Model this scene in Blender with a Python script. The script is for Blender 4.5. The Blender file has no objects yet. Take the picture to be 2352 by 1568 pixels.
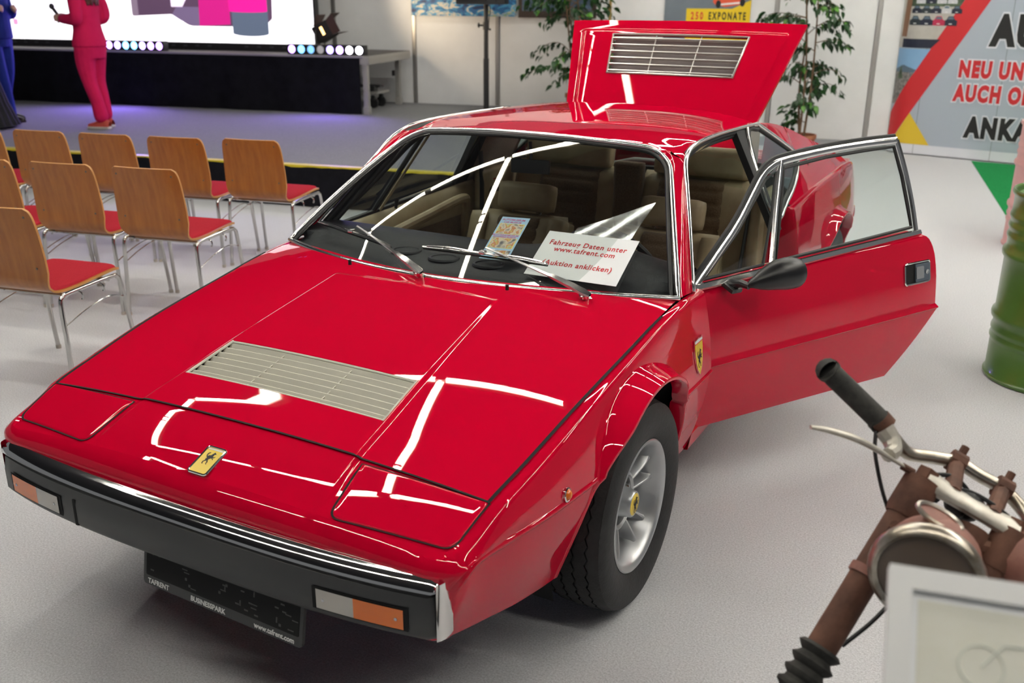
import bpy, bmesh, math, random
import numpy as np
from mathutils import Vector, Matrix
random.seed(7)
rng = np.random.default_rng(7)
scene = bpy.context.scene
C = scene.collection
PI = math.pi

# ---------------------------------------------------------------- camera, world, light
CAMP = (1.678, -2.366, 1.688); YAW, PITCH, ROLL, FPX = -0.497, 0.341, 0.006, 2239.0
def cam_axes():
    f = np.array([math.sin(YAW)*math.cos(PITCH), math.cos(YAW)*math.cos(PITCH), -math.sin(PITCH)])
    r0 = np.cross(f, [0, 0, 1]); r0 /= np.linalg.norm(r0); u0 = np.cross(r0, f)
    return math.cos(ROLL)*r0+math.sin(ROLL)*u0, -math.sin(ROLL)*r0+math.cos(ROLL)*u0, f
cr, cu, cf = cam_axes()
cd = bpy.data.cameras.new('camera'); cam = bpy.data.objects.new('camera', cd); C.objects.link(cam)
ROTW = Matrix.Rotation(-math.radians(12.4), 4, 'Z')             # the hall's walls lie along the world axes, the car stands at an angle
cam.matrix_world = ROTW @ Matrix(((cr[0], cu[0], -cf[0], CAMP[0]), (cr[1], cu[1], -cf[1], CAMP[1]), (cr[2], cu[2], -cf[2], CAMP[2]), (0, 0, 0, 1)))
cd.sensor_width = 36.0; cd.lens = 36.0*FPX/2352.0
cd.dof.use_dof = True; cd.dof.focus_distance = 2.9; cd.dof.aperture_fstop = 4.0
cd.clip_start = 0.02
scene.camera = cam
w = bpy.data.worlds.new('world'); scene.world = w; w.use_nodes = True
w.node_tree.nodes['Background'].inputs[0].default_value = (0.93, 0.96, 1.0, 1)
w.node_tree.nodes['Background'].inputs[1].default_value = 0.14
scene.view_settings.view_transform = 'Standard'; scene.view_settings.look = 'None'
scene.view_settings.exposure = 0.12; scene.view_settings.gamma = 1.0
scene.view_settings.use_curve_mapping = False
HA = math.radians(12.4)                                       # the hall's axes against the car's
E1 = Vector((math.cos(HA), math.sin(HA), 0)); E2 = Vector((-math.sin(HA), math.cos(HA), 0))
def hall(p, q, z=0.0):
    return E1*p+E2*q+Vector((0, 0, z))
TUBE = 64.0          # radiance of the fluorescent tubes
# ---------------------------------------------------------------- helpers
def pch(xs, ys):
    xs = np.array(xs, float); ys = np.array(ys, float); h = np.diff(xs); dl = np.diff(ys)/h
    m = np.zeros(len(xs)); m[0] = dl[0]; m[-1] = dl[-1]
    for i in range(1, len(xs)-1):
        if dl[i-1]*dl[i] > 0:
            w1 = 2*h[i]+h[i-1]; w2 = h[i]+2*h[i-1]; m[i] = (w1+w2)/(w1/dl[i-1]+w2/dl[i])
    def f(x):
        x = min(max(x, xs[0]), xs[-1]); i = min(max(int(np.searchsorted(xs, x))-1, 0), len(h)-1)
        t = (x-xs[i])/h[i]; a = ys[i]; b = ys[i+1]
        return float((1+2*t)*(1-t)**2*a+t*(1-t)**2*h[i]*m[i]+t*t*(3-2*t)*b+t*t*(t-1)*h[i]*m[i+1])
    return f
def spline(pts, n=8, closed=False):
    P = [Vector(p) for p in pts]; out = []; k = len(P)
    for i in range(k if closed else k-1):
        p0 = P[(i-1) % k] if (closed or i > 0) else P[0]*2-P[1]
        p1 = P[i]; p2 = P[(i+1) % k]
        p3 = P[(i+2) % k] if (closed or i < k-2) else P[-1]*2-P[-2]
        for j in range(n):
            t = j/n
            out.append(0.5*((2*p1)+(p2-p0)*t+(2*p0-5*p1+4*p2-p3)*t*t+(3*p1-p0-3*p2+p3)*t**3))
    if not closed: out.append(P[-1].copy())
    return out
def link_mesh(name, me, parent=None):
    o = bpy.data.objects.new(name, me); C.objects.link(o)
    if parent is not None: o.parent = parent
    return o
class M:
    """collects shapes, then builds one mesh object"""
    def __init__(s): s.v = []; s.f = []
    def add(s, v, f):
        k = len(s.v); s.v += [tuple(p) for p in v]; s.f += [tuple(i+k for i in q) for q in f]; return s
    def grid(s, P, cu=False, cv=False, flip=False, skip=None):
        n = len(P); m = len(P[0]); v = [p for r in P for p in r]; f = []
        for i in range(n if cu else n-1):
            for j in range(m if cv else m-1):
                if skip and skip(i, j): continue
                a, b, c_, d = i*m+j, i*m+(j+1) % m, ((i+1) % n)*m+(j+1) % m, ((i+1) % n)*m+j
                f.append((a, d, c_, b) if flip else (a, b, c_, d))
        return s.add(v, f)
    def box(s, c_, size, rot=None, bev=0.0):
        bm = bmesh.new(); bmesh.ops.create_cube(bm, size=1)
        for v in bm.verts: v.co = Vector((v.co.x*size[0], v.co.y*size[1], v.co.z*size[2]))
        if bev: bmesh.ops.bevel(bm, geom=bm.edges[:], offset=bev, segments=2, affect='EDGES', profile=0.7)
        if rot is not None: bmesh.ops.transform(bm, matrix=rot.to_4x4(), verts=bm.verts)
        bmesh.ops.translate(bm, vec=Vector(c_), verts=bm.verts); bm.verts.index_update()
        s.add([v.co[:] for v in bm.verts], [[v.index for v in f.verts] for f in bm.faces]); bm.free(); return s
    def tube(s, path, r, n=10, closed=False, caps=True, flat=None):
        P = [Vector(p) for p in path]; k = len(P); rows = []
        rad = r if callable(r) else (lambda t: r)
        t0 = (P[1]-P[0]).normalized(); up = Vector((0, 0, 1)) if abs(t0.z) < 0.9 else Vector((1, 0, 0))
        nrm = t0.cross(up).normalized()
        for i in range(k):
            if closed: t = (P[(i+1) % k]-P[i-1]).normalized()
            else: t = (P[min(i+1, k-1)]-P[max(i-1, 0)]).normalized()
            nrm = (nrm-t*nrm.dot(t)).normalized(); b = t.cross(nrm); R = rad(i/(k-1))
            fx, fy = flat or (1, 1)
            rows.append([P[i]+nrm*(R*fx*math.cos(2*PI*j/n))+b*(R*fy*math.sin(2*PI*j/n)) for j in range(n)])
        k0 = len(s.v); s.grid(rows, cu=closed, cv=True)
        if caps and not closed:
            s.f.append(tuple(k0+j for j in range(n))[::-1]); s.f.append(tuple(k0+(k-1)*n+j for j in range(n)))
        return s
    def cyl(s, a, b, r0, r1=None, n=16, caps=True):
        r1 = r0 if r1 is None else r1
        return s.tube([a, b], lambda t: r0+(r1-r0)*t, n, caps=caps)
    def lathe(s, prof, o=(0, 0, 0), ax=(0, 0, 1), n=32, a0=0.0, a1=2*PI):
        ax = Vector(ax).normalized(); x = ax.orthogonal().normalized() if abs(ax.x) < 0.99 else Vector((0, 1, 0)); y = ax.cross(x); o = Vector(o)
        full = abs(a1-a0-2*PI) < 1e-6; k = n if full else n+1
        rows = [[o+ax*h+(x*math.cos(a0+(a1-a0)*i/n)+y*math.sin(a0+(a1-a0)*i/n))*r for (r, h) in prof] for i in range(k)]
        return s.grid(rows, cu=full, flip=True)
    def sphere(s, c_, r, n=16, m=10, rot=None):
        rr = r if hasattr(r, '__len__') else (r, r, r); rows = []
        for i in range(m+1):
            a = PI*i/m; rows.append([Vector((rr[0]*math.sin(a)*math.cos(2*PI*j/n), rr[1]*math.sin(a)*math.sin(2*PI*j/n), rr[2]*math.cos(a))) for j in range(n)])
        if rot is not None: rows = [[rot @ p for p in q] for q in rows]
        return s.grid([[p+Vector(c_) for p in q] for q in rows], cv=True, flip=True)
    def prism(s, poly, fn, t0, t1):
        """2-D polygon extruded; fn(x, y, t) gives the 3-D point"""
        n = len(poly); v = [fn(x, y, t0) for x, y in poly]+[fn(x, y, t1) for x, y in poly]
        f = [tuple(range(n))[::-1], tuple(range(n, 2*n))]+[(i, (i+1) % n, n+(i+1) % n, n+i) for i in range(n)]
        return s.add(v, f)
    def build(s, name, mat, parent=None, smooth=True, sharp=35.0, merge=1e-5, fix=True):
        bm = bmesh.new(); vs = [bm.verts.new(p) for p in s.v]
        for q in s.f:
            try: bm.faces.new([vs[i] for i in q])
            except ValueError: pass
        bmesh.ops.remove_doubles(bm, verts=bm.verts[:], dist=merge)
        bmesh.ops.dissolve_degenerate(bm, dist=1e-6, edges=bm.edges[:])
        if fix: bmesh.ops.recalc_face_normals(bm, faces=bm.faces[:])
        if smooth:
            th = math.radians(sharp)
            for e in bm.edges:
                e.smooth = not (len(e.link_faces) == 2 and e.calc_face_angle(0) > th)
        for q in bm.faces: q.smooth = smooth
        me = bpy.data.meshes.new(name); bm.to_mesh(me); bm.free(); me.materials.append(mat)
        return link_mesh(name, me, parent)
def tag(o, label=None, cat=None, group=None, kind=None):
    if label: o['label'] = label
    if cat: o['category'] = cat
    if group: o['group'] = group
    if kind: o['kind'] = kind
    return o
def thing(name, label, cat, loc=(0, 0, 0), rz=0.0, group=None):
    o = bpy.data.objects.new(name, None); C.objects.link(o); o.empty_display_size = 0.1
    o.location = loc; o.rotation_euler = (0, 0, rz)
    return tag(o, label, cat, group)
def copy_tree(o, parent=None):
    c_ = o.copy(); C.objects.link(c_); c_.parent = parent
    for ch in o.children: copy_tree(ch, c_)
    return c_
def lettering(txt, size, mat, parent, mw, bold=0.0, xs=1.0, align='LEFT', ext=0.0004, name='lettering', space=1.0, shear=0.0):
    cv = bpy.data.curves.new(name, 'FONT'); cv.body = txt; cv.size = size; cv.offset = bold; cv.extrude = ext
    cv.align_x = align; cv.space_character = space; cv.shear = shear; cv.resolution_u = 3; cv.space_line = 1.0
    t = bpy.data.objects.new(name, cv); C.objects.link(t)
    dg = bpy.context.evaluated_depsgraph_get(); dg.update()
    me = bpy.data.meshes.new_from_object(t.evaluated_get(dg)); bpy.data.objects.remove(t)
    me.transform(mw @ Matrix.Diagonal((xs, 1, 1, 1))); me.materials.clear(); me.materials.append(mat); me.name = name
    return link_mesh(name, me, parent)
def frame_m(o, x, y):
    """matrix with given origin, x axis and y axis; z follows"""
    x = Vector(x).normalized(); z = x.cross(Vector(y)).normalized(); y = z.cross(x)
    return Matrix(((x.x, y.x, z.x, o[0]), (x.y, y.y, z.y, o[1]), (x.z, y.z, z.z, o[2]), (0, 0, 0, 1)))
# ---------------------------------------------------------------- materials
MT = {}
def mat(name, col=(0.5, 0.5, 0.5), rough=0.5, metal=0.0, coat=0.0, coat_r=0.03, spec=0.5, emit=None, es=0.0, sheen=0.0):
    m = bpy.data.materials.new(name); m.use_nodes = True; b = m.node_tree.nodes['Principled BSDF']
    b.inputs['Base Color'].default_value = (*col, 1); b.inputs['Roughness'].default_value = rough
    b.inputs['Metallic'].default_value = metal; b.inputs['Coat Weight'].default_value = coat
    b.inputs['Coat Roughness'].default_value = coat_r; b.inputs['Specular IOR Level'].default_value = spec
    b.inputs['Sheen Weight'].default_value = sheen
    if emit: b.inputs['Emission Color'].default_value = (*emit, 1); b.inputs['Emission Strength'].default_value = es
    MT[name] = m; return m
def N(m, kind, **kw):
    n = m.node_tree.nodes.new(kind)
    for k, v in kw.items():
        if k in n.inputs: n.inputs[k].default_value = v
        else: setattr(n, k, v)
    return n
def L(m, a, b): m.node_tree.links.new(a, b)
def noise_col(m, c0, c1, scale, detail=4, rough=0.6, p0=0.3, p1=0.7, bump=0.0, bscale=None, coord='Object', stretch=None, dist=0.01):
    b = m.node_tree.nodes['Principled BSDF']; tc = N(m, 'ShaderNodeTexCoord'); src = tc.outputs[coord]
    if stretch:
        mp = N(m, 'ShaderNodeMapping'); mp.inputs['Scale'].default_value = stretch; L(m, src, mp.inputs[0]); src = mp.outputs[0]
    nz = N(m, 'ShaderNodeTexNoise', Scale=scale, Detail=detail, Roughness=rough); L(m, src, nz.inputs['Vector'])
    cr_ = N(m, 'ShaderNodeValToRGB'); e = cr_.color_ramp.elements
    e[0].position = p0; e[0].color = (*c0, 1); e[1].position = p1; e[1].color = (*c1, 1)
    L(m, nz.outputs['Fac'], cr_.inputs[0]); L(m, cr_.outputs[0], b.inputs['Base Color'])
    if bump:
        src2 = nz.outputs['Fac']
        if bscale:
            n2 = N(m, 'ShaderNodeTexNoise', Scale=bscale, Detail=3); L(m, src, n2.inputs['Vector']); src2 = n2.outputs['Fac']
        bp = N(m, 'ShaderNodeBump', Strength=bump, Distance=dist); L(m, src2, bp.inputs['Height']); L(m, bp.outputs[0], b.inputs['Normal'])
    return m
def glass(name, tint, f0=0.05, rough=0.0, ior=1.5):
    m = bpy.data.materials.new(name); m.use_nodes = True; t = m.node_tree
    for n in list(t.nodes): t.nodes.remove(n)
    out = N(m, 'ShaderNodeOutputMaterial'); mx = N(m, 'ShaderNodeMixShader'); tr = N(m, 'ShaderNodeBsdfTransparent'); gl = N(m, 'ShaderNodeBsdfGlossy')
    tr.inputs[0].default_value = (*tint, 1); gl.inputs[0].default_value = (1, 1, 1, 1); gl.inputs['Roughness'].default_value = rough
    lw = N(m, 'ShaderNodeLayerWeight', Blend=0.5); pw = N(m, 'ShaderNodeMath', operation='POWER'); pw.inputs[1].default_value = 5.0
    mu = N(m, 'ShaderNodeMath', operation='MULTIPLY_ADD', name='Math'); mu.inputs[1].default_value = 1-f0; mu.inputs[2].default_value = f0
    L(m, lw.outputs['Facing'], pw.inputs[0]); L(m, pw.outputs[0], mu.inputs[0]); L(m, mu.outputs[0], mx.inputs[0]); L(m, tr.outputs[0], mx.inputs[1]); L(m, gl.outputs[0], mx.inputs[2]); L(m, mx.outputs[0], out.inputs[0])
    MT[name] = m; return m
RED = mat('car_paint', (0.60, 0.0008, 0.026), 0.4, coat=1.0, coat_r=0.012, spec=0.0)
CHROME = mat('chrome', (0.82, 0.81, 0.79), 0.07, 1.0)
BRIGHT = mat('polished_trim', (0.80, 0.79, 0.77), 0.16, 1.0)
RUBBER = mat('black_rubber', (0.012, 0.012, 0.013), 0.55)
PLASTIC = mat('black_plastic', (0.028, 0.029, 0.030), 0.42)
MATTE = mat('black_matte', (0.006, 0.006, 0.006), 0.9)
TYRE = noise_col(mat('tyre', rough=0.62), (0.007, 0.007, 0.007), (0.016, 0.016, 0.017), 30, bump=0.15, bscale=120)
ALLOY = mat('alloy', (0.50, 0.51, 0.52), 0.34, 0.85)
GRILLE = mat('grille_paint', (0.60, 0.58, 0.48), 0.42, 0.0)
LIDGRILLE = mat('bright_grille', (0.72, 0.70, 0.66), 0.3, 0.7)
DASH = noise_col(mat('dash_vinyl', rough=0.55), (0.010, 0.011, 0.014), (0.020, 0.021, 0.026), 60, bump=0.2, bscale=400)
LEATHER = noise_col(mat('beige_leather', rough=0.48), (0.36, 0.28, 0.17), (0.46, 0.37, 0.24), 9, bump=0.06, bscale=260)
INSERT = noise_col(mat('brown_cloth', rough=0.85, sheen=0.3), (0.11, 0.065, 0.033), (0.19, 0.12, 0.065), 160, bump=0.25)
WS = glass('windshield_glass', (0.89, 0.92, 0.90), 0.075); SG = glass('side_glass', (0.82, 0.90, 0.87), 0.085)
YELLOW = mat('badge_yellow', (0.85, 0.60, 0.02), 0.3, coat=0.6)
BLACKP = mat('black_print', (0.008, 0.008, 0.008), 0.6)
WHITEP = mat('white_print', (0.80, 0.80, 0.78), 0.6)
REDP = mat('red_print', (0.62, 0.02, 0.03), 0.6)
AMBER = mat('amber_lens', (0.80, 0.17, 0.004), 0.25, coat=0.5); CLEAR = mat('clear_lens', (0.50, 0.47, 0.42), 0.2, coat=0.8)
# ================================================================ the hall
CARPET = mat('carpet', rough=0.95, spec=0.1)
noise_col(CARPET, (0.42, 0.425, 0.44), (0.76, 0.77, 0.79), 170, detail=6, rough=0.75, p0=0.30, p1=0.66, bump=0.35, bscale=420, dist=0.004)
STAGEC = noise_col(mat('stage_carpet', rough=0.95, spec=0.1), (0.17, 0.17, 0.175), (0.28, 0.28, 0.29), 130, detail=6, bump=0.3, bscale=300, dist=0.004)
WALL = noise_col(mat('wall_panel', rough=0.6), (0.76, 0.76, 0.75), (0.82, 0.82, 0.81), 3)
GREYB = mat('grey_base', (0.33, 0.34, 0.35), 0.6)
ALU = mat('aluminium', (0.42, 0.41, 0.39), 0.42, 0.8)
DARKCEIL = mat('dark_ceiling', (0.035, 0.035, 0.038), 0.9)
HOUSING = mat('lamp_housing', (0.30, 0.29, 0.25), 0.5)
TUBEM = mat('fluorescent_tube', (0.9, 0.9, 0.85), 0.4, emit=(1.0, 0.99, 0.97), es=TUBE)
GLOWREFL = mat('glowing_lamp_reflector', (0.8, 0.75, 0.6), 0.5, emit=(1.0, 0.93, 0.78), es=TUBE*0.30)  # cream reflector above the tube; the tube's light on it is added as emission
SKIRT = noise_col(mat('black_skirt', rough=0.9, spec=0.15), (0.004, 0.004, 0.006), (0.009, 0.009, 0.013), 8)
def hbox(name, p0, p1, q0, q1, z0, z1, m, parent=None, bev=0.0):
    mm = M(); mm.box(((p0+p1)/2, (q0+q1)/2, (z0+z1)/2), (p1-p0, q1-q0, z1-z0), bev=bev)
    mm.v = [tuple(hall(*v)) for v in mm.v]
    return mm.build(name, m, parent, smooth=bool(bev))
mm = M(); mm.grid([[hall(p, q, 0) for p in (-16, 12)] for q in (-12, 14)]); fl = tag(mm.build('floor', CARPET, smooth=False), kind='structure')
QW = 9.61
wb = tag(hbox('wall_back', -10.6, 6.5, QW+0.03, QW+0.10, 0, 3.2, WALL), kind='structure')
edges = [-9.37, -8.245, -7.12, -5.995, -4.87, -3.745, -2.62, -1.495, -0.37, 0.755, 1.88, 3.005, 4.13, 5.255]
for i, e in enumerate(edges):
    if i < len(edges)-1: hbox('panel', e+0.03, edges[i+1]-0.03, QW, QW+0.03, 0.0, 2.5, WALL, wb)
    hbox('post', e-0.024, e+0.024, QW-0.012, QW+0.03, 0.0, 2.55, ALU, wb, bev=0.004)
tag(hbox('baseboard_back', -0.9, 5.2, QW-0.022, QW-0.013, 0.0, 0.105, GREYB), kind='structure')
mm = M(); mm.grid([[hall(p, q, 5.3) for p in (-16, 12)] for q in (-12, 14)], flip=True); tag(mm.build('ceiling', DARKCEIL, smooth=False), kind='structure')
# ceiling lights: rows of battens in a square grid; two bare tubes under a housing
def lamp_proto():
    t = thing('ceiling_light', 'fluorescent batten with warm white tube hung under the dark ceiling', 'ceiling light', group='rows of fluorescent battens')
    M().box((0, 0, 0.055), (1.40, 0.10, 0.05), bev=0.008).build('housing', HOUSING, t)
    M().box((0, 0, 0.022), (1.32, 0.086, 0.012)).build('glowing_reflector', GLOWREFL, t, smooth=False)
    for y in (0.0,):
        M().cyl((-0.66, y, 0), (0.66, y, 0), 0.014, n=10).build('tube', TUBEM, t)
    m2 = M()
    for x in (-0.675, 0.675): m2.box((x, 0, 0.012), (0.03, 0.07, 0.075))
    m2.build('lamp_holder', HOUSING, t)
    return t
lp = lamp_proto(); first = True
spots = []
def run(p0, p1, q, n, d):
    for k in range(n):
        f = p0+(p1-p0)*(k+0.5)/n; spots.append((f, q, 0) if d == 0 else (q, f, 1))
run(-4.35, 7.25, 2.9, 8, 0); run(-4.35, 0.0, 0.3, 3, 0); run(2.9, 7.25, 0.3, 3, 0)
run(-1.45, 7.25, 5.5, 6, 0); run(-4.35, 7.25, 7.6, 8, 0)
run(-4.35, 7.25, -2.3, 8, 0)
for p in (-4.35, -1.45): run(0.45, 2.75, p, 2, 1) if False else None
for p in (-4.35, -1.45): spots += [(p, 1.0, 1), (p, 2.2, 1)]
for p in (4.35,):
    for q in (-0.6, 1.0, 2.2, 3.6, 4.8): spots.append((p, q, 1))
for (p, q, d) in spots:
    o = lp if first else copy_tree(lp); first = False
    o.location = hall(p, q, 4.5); o.rotation_euler = (0, 0, HA+(PI/2 if d else 0))
# green carpet strip
GREENC = noise_col(mat('green_carpet', rough=0.95, spec=0.1), (0.012, 0.20, 0.055), (0.02, 0.27, 0.08), 60)
g = M(); g.prism([(0.97, 9.50), (1.47, 6.55), (4.2, 6.9), (4.2, 9.2)], lambda x, y, t: Vector((x, y, t)), 0.0005, 0.004)
tag(g.build('green_carpet', GREENC, smooth=False), 'bright green carpet laid on the grey floor in front of the banner', 'carpet')
# ================================================================ stage
SH = 0.35
st = tag(hbox('stage_platform', -11.0, -0.35, 4.66, QW-0.03, 0.012, SH, STAGEC), 'low stage platform covered in dark grey carpet', 'stage')
def drape(name, p0, p1, q, z0, z1, parent, amp=0.012, n=220):
    rows = []; ph = rng.uniform(0, 6, 5)
    for zf in np.linspace(0, 1, 14):
        r = []
        for p in np.linspace(p0, p1, n):
            w_ = amp*(0.25+0.75*(1-zf))*(math.sin(p*9+ph[0]+1.2*zf)+0.6*math.sin(p*17+ph[1])+0.5*math.sin(p*5.1+ph[2]-2*zf))
            r.append(hall(p, q-0.004-amp*2.1+w_, z0+(z1-z0)*zf))
        rows.append(r)
    return M().grid(rows).build(name, SKIRT, parent, sharp=80)
drape('skirt', -11.0, -0.35, 4.66, 0.004, SH-0.008, st, 0.006)
TAPE = noise_col(mat('yellow_tape', rough=0.5), (0.55, 0.44, 0.012), (0.66, 0.53, 0.02), 14)
tp = M(); rows = [[], [], []]
for p in np.linspace(-11.0, -0.35, 160):
    j = rng.normal(0, 0.0035); 
    rows[0].append(hall(p, 4.715+rng.normal(0, 0.002), SH+0.002)); rows[1].append(hall(p, 4.640, SH+0.002)); rows[2].append(hall(p, 4.638, SH-0.012+j))
tp.grid(rows).build('edge_tape', TAPE, st, smooth=False)
# raised deck at the back with a skirt
DECKTOP = mat('deck_top', (0.10, 0.09, 0.085), 0.7); DECKW = mat('deck_frame', (0.42, 0.41, 0.38), 0.45, 0.4)
dk = thing('stage_deck', 'raised stage deck with black skirt and grey metal legs', 'stage', hall(-6.5, 8.8, SH))
def deck(name, *a, m=DECKW, bev=0.0):
    o = hbox(name, *a, m, dk, bev); o.matrix_parent_inverse = Matrix.Translation(dk.location).inverted(); return o
ZD = 1.02
deck('deck_board', -10.6, -3.74, 8.15, 9.42, ZD-0.015, ZD, m=DECKTOP)
deck('edge_beam', -10.6, -3.74, 8.13, 8.16, ZD-0.10, ZD-0.004, bev=0.006)
deck('edge_beam', -3.76, -3.73, 8.13, 9.42, ZD-0.10, ZD-0.004, bev=0.006)
deck('edge_beam', -3.765, -3.725, 8.13, 9.42, ZD-0.045, ZD-0.03, bev=0.004)
for (p, q) in ((-3.79, 8.17), (-3.87, 9.33), (-5.6, 9.33)):
    deck('leg', p-0.03, p+0.03, q-0.03, q+0.03, SH+0.05, ZD-0.10, bev=0.004); deck('leg_foot', p-0.037, p+0.037, q-0.037, q+0.037, SH+0.001, SH+0.09, bev=0.006)
o = deck('leg_clamp', -3.93, -3.90, 9.27, 9.33, SH+0.36, SH+0.43, m=PLASTIC, bev=0.006)
sk = drape('skirt', -10.6, -3.84, 8.145, SH+0.004, ZD-0.02, dk, 0.011); sk.matrix_parent_inverse = Matrix.Translation(dk.location).inverted()
deck('skirt_rail', -10.6, -3.80, 8.105, 8.13, ZD-0.028, ZD-0.008, m=mat('grey_rail', (0.30, 0.28, 0.33), 0.5))
# LED wall
QS = 8.62
SCREENB = mat('screen_cabinet', (0.012, 0.012, 0.015), 0.5)
sc = thing('led_screen', 'large bright LED screen showing wine bottles on white', 'screen', hall(-7.0, QS, ZD))
def child_world(o, root):
    o.parent = root; o.matrix_parent_inverse = Matrix.Translation(root.location).inverted(); return o
child_world(hbox('cabinet', -9.9, -4.63, QS, QS+0.10, ZD+0.001, 2.75, SCREENB, bev=0.004), sc)
# picture: a lit surface, its content flat print
def emis(name, col, s):
    m = mat(name, col, 0.5, emit=col, es=s); return m
SCW = emis('screen_white', (1.0, 0.97, 1.0), 1.5)
child_world(hbox('picture', -9.88, -4.655, QS-0.004, QS-0.0005, ZD+0.085, 2.72, SCW), sc)
def sprint(name, poly, col, s, d):
    mm = M(); mm.prism(poly, lambda x, y, t: hall(x, QS-t, y), d, d+0.0008); return child_world(mm.build(name, emis('scr_'+name+str(d), col, s), smooth=False), sc)
def rr(x0, x1, y0, y1, r=0.03, n=5):
    out = []
    for cx, cy, a0 in ((x1-r, y1-r, 0), (x0+r, y1-r, 90), (x0+r, y0+r, 180), (x1-r, y0+r, 270)):
        for k in range(n+1):
            a = math.radians(a0+90*k/n); out.append((cx+r*math.cos(a), cy+r*math.sin(a)))
    return out
# lying bottle: neck, shoulder, body, label
lb = [(-7.20, 1.66), (-7.20, 1.43), (-7.17, 1.412), (-7.11, 1.418), (-6.64, 1.440)]+[(-6.62+0.30*t, 1.438-0.136*math.sin(t*PI/2)**1.5) for t in np.linspace(0.1, 1, 9)]+[(-5.80, 1.302), (-5.26, 1.36), (-5.21, 1.40), (-5.19, 1.78), (-6.3, 1.78), (-6.62, 1.70)]
sprint('bottle_glass', lb, (0.10, 0.055, 0.10), 0.9, 0.006)
sprint('bottle_lowlight', [(-6.62, 1.437), (-6.50, 1.37), (-6.34, 1.31), (-6.23, 1.303), (-6.23, 1.53), (-6.55, 1.53)], (0.17, 0.12, 0.22), 0.9, 0.0068)
sprint('bottle_shine', [(-6.62, 1.53), (-6.46, 1.53), (-6.40, 1.62), (-6.40, 1.78), (-6.62, 1.72)], (0.85, 0.72, 0.88), 1.2, 0.0075)
sprint('bottle_cap', rr(-7.205, -7.11, 1.415, 1.68, 0.02), (0.22, 0.16, 0.22), 1.0, 0.0083)
sprint('bottle_label', [(-6.235, 1.305), (-5.795, 1.325), (-5.79, 1.80), (-6.21, 1.80)], (0.55, 0.012, 0.20), 1.0, 0.0075)
sprint('bottle_standing', [(-5.765, 1.80)]+[(-5.515+0.25*math.cos(a), 1.225+0.035*math.sin(a)) for a in np.linspace(PI, 2*PI, 12)]+[(-5.265, 1.80)], (0.10, 0.13, 0.19), 0.9, 0.0091)
sprint('bottle_label_standing', [(-5.80, 1.80)]+[(-5.535+0.265*math.cos(a), 1.485+0.015*math.sin(a)) for a in np.linspace(PI, 2*PI, 10)]+[(-5.27, 1.80)], (0.75, 0.012, 0.28), 1.0, 0.0099)
for (a, b) in ((-9.22, (0.8, 0.05, 0.35)), (-9.07, (0.85, 0.35, 0.6))):
    sprint('icon', rr(a, a+0.075, 1.283, 1.358, 0.02), b, 1.0, 0.006+0.0003*(a > -9.1))
lt = lettering('f', 0.10, SCW, None, frame_m(hall(-9.195, QS-0.0078, 1.288), E1, (0, 0, 1)), bold=0.003); child_world(lt, sc)
for k_, w_ in enumerate((.05, .03, .04, .03, .05, .03, .04, .03, .04, .05, .03)):
    a = -8.93+.055*k_; sprint('pale_glyph', [(a, 1.295), (a+w_*.8, 1.295), (a+w_*.8, 1.335+.012*(k_ % 3 == 0)), (a, 1.335+.012*(k_ % 3 == 0))], (0.92, 0.80, 0.88), 1.05, 0.006+.00001*k_)
for i in range(26):
    p = -9.3+i*0.175
    if i % 7 in (5, 6): continue
    child_world(hbox('status_port', p, p+0.05, QS-0.006, QS-0.001, ZD+0.035, ZD+0.055, mat('port', (0.05, 0.05, 0.06), 0.4) if i == 0 else MT['port']), sc)
# LED light bars on the deck edge
BARCOL = [(0.62, 0.42, 1.0), (0.42, 0.48, 1.0), (0.28, 0.55, 1.0), (0.30, 0.62, 1.0)]
def light_bar(pa, pb, z0, cols, label, q):
    t = thing('led_light_bar', label, 'light bar', hall((pa+pb)/2, q, z0), HA)
    Lh = (pb-pa)/2
    M().box((0, 0, 0.055), (2*Lh, 0.10, 0.11), bev=0.008).build('bar_housing', SCREENB, t)
    n = len(cols)
    for i, (col, s) in enumerate(cols):
        x = -Lh+2*Lh*(i+0.5)/n
        a = M(); a.lathe([(0.048, 0.0), (0.052, 0.004), (0.047, 0.008)], (x, -0.05, 0.055), (0, -1, 0), 20); ring = a.build('lamp', PLASTIC, t)
        b = M(); b.lathe([(0.0, 0.0035), (0.030, 0.005), (0.0465, 0.002)], (x, -0.05, 0.055), (0, -1, 0), 20)
        key = 'ledlens%d_%s' % (i, label[:5]); b.build('lens', mat(key, (0.3, 0.3, 0.35), 0.2, emit=col, es=s), ring)
    return t
P_, B_, V_, W_ = (0.50, 0.28, 1.0), (0.16, 0.50, 1.0), (0.42, 0.32, 1.0), (0.95, 0.9, 1.0)
light_bar(-7.43, -6.47, ZD+0.001, [(P_, 6), (P_, 6), (V_, 6), (B_, 6), (B_, 6), (V_, 6), (P_, 6), (P_, 6)], 'glowing LED light bar on the deck edge behind the person in pink', 8.20)
light_bar(-4.78, -3.79, ZD+0.001, [(P_, 5), (B_, 3), (B_, 1.4), ((0.9, 0.85, 0.8), 0.25), (V_, 4), (P_, 6), (W_, 7), (W_, 7)], 'glowing LED light bar at the corner of the raised deck', 8.20)
def spill(name, loc, col, e, rad=0.15):
    l = bpy.data.lights.new(name, 'SPOT'); l.energy = e; l.color = col; l.shadow_soft_size = rad; l.spot_size = math.radians(150); l.spot_blend = 0.8
    o = bpy.data.objects.new(name, l); C.objects.link(o); o.location = loc
    o.rotation_euler = (Vector((-E2.x*-1, -E2.y*-1, 0))*-1+Vector((0, 0, -0.55))).to_track_quat('-Z', 'Y').to_euler(); return o
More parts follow.
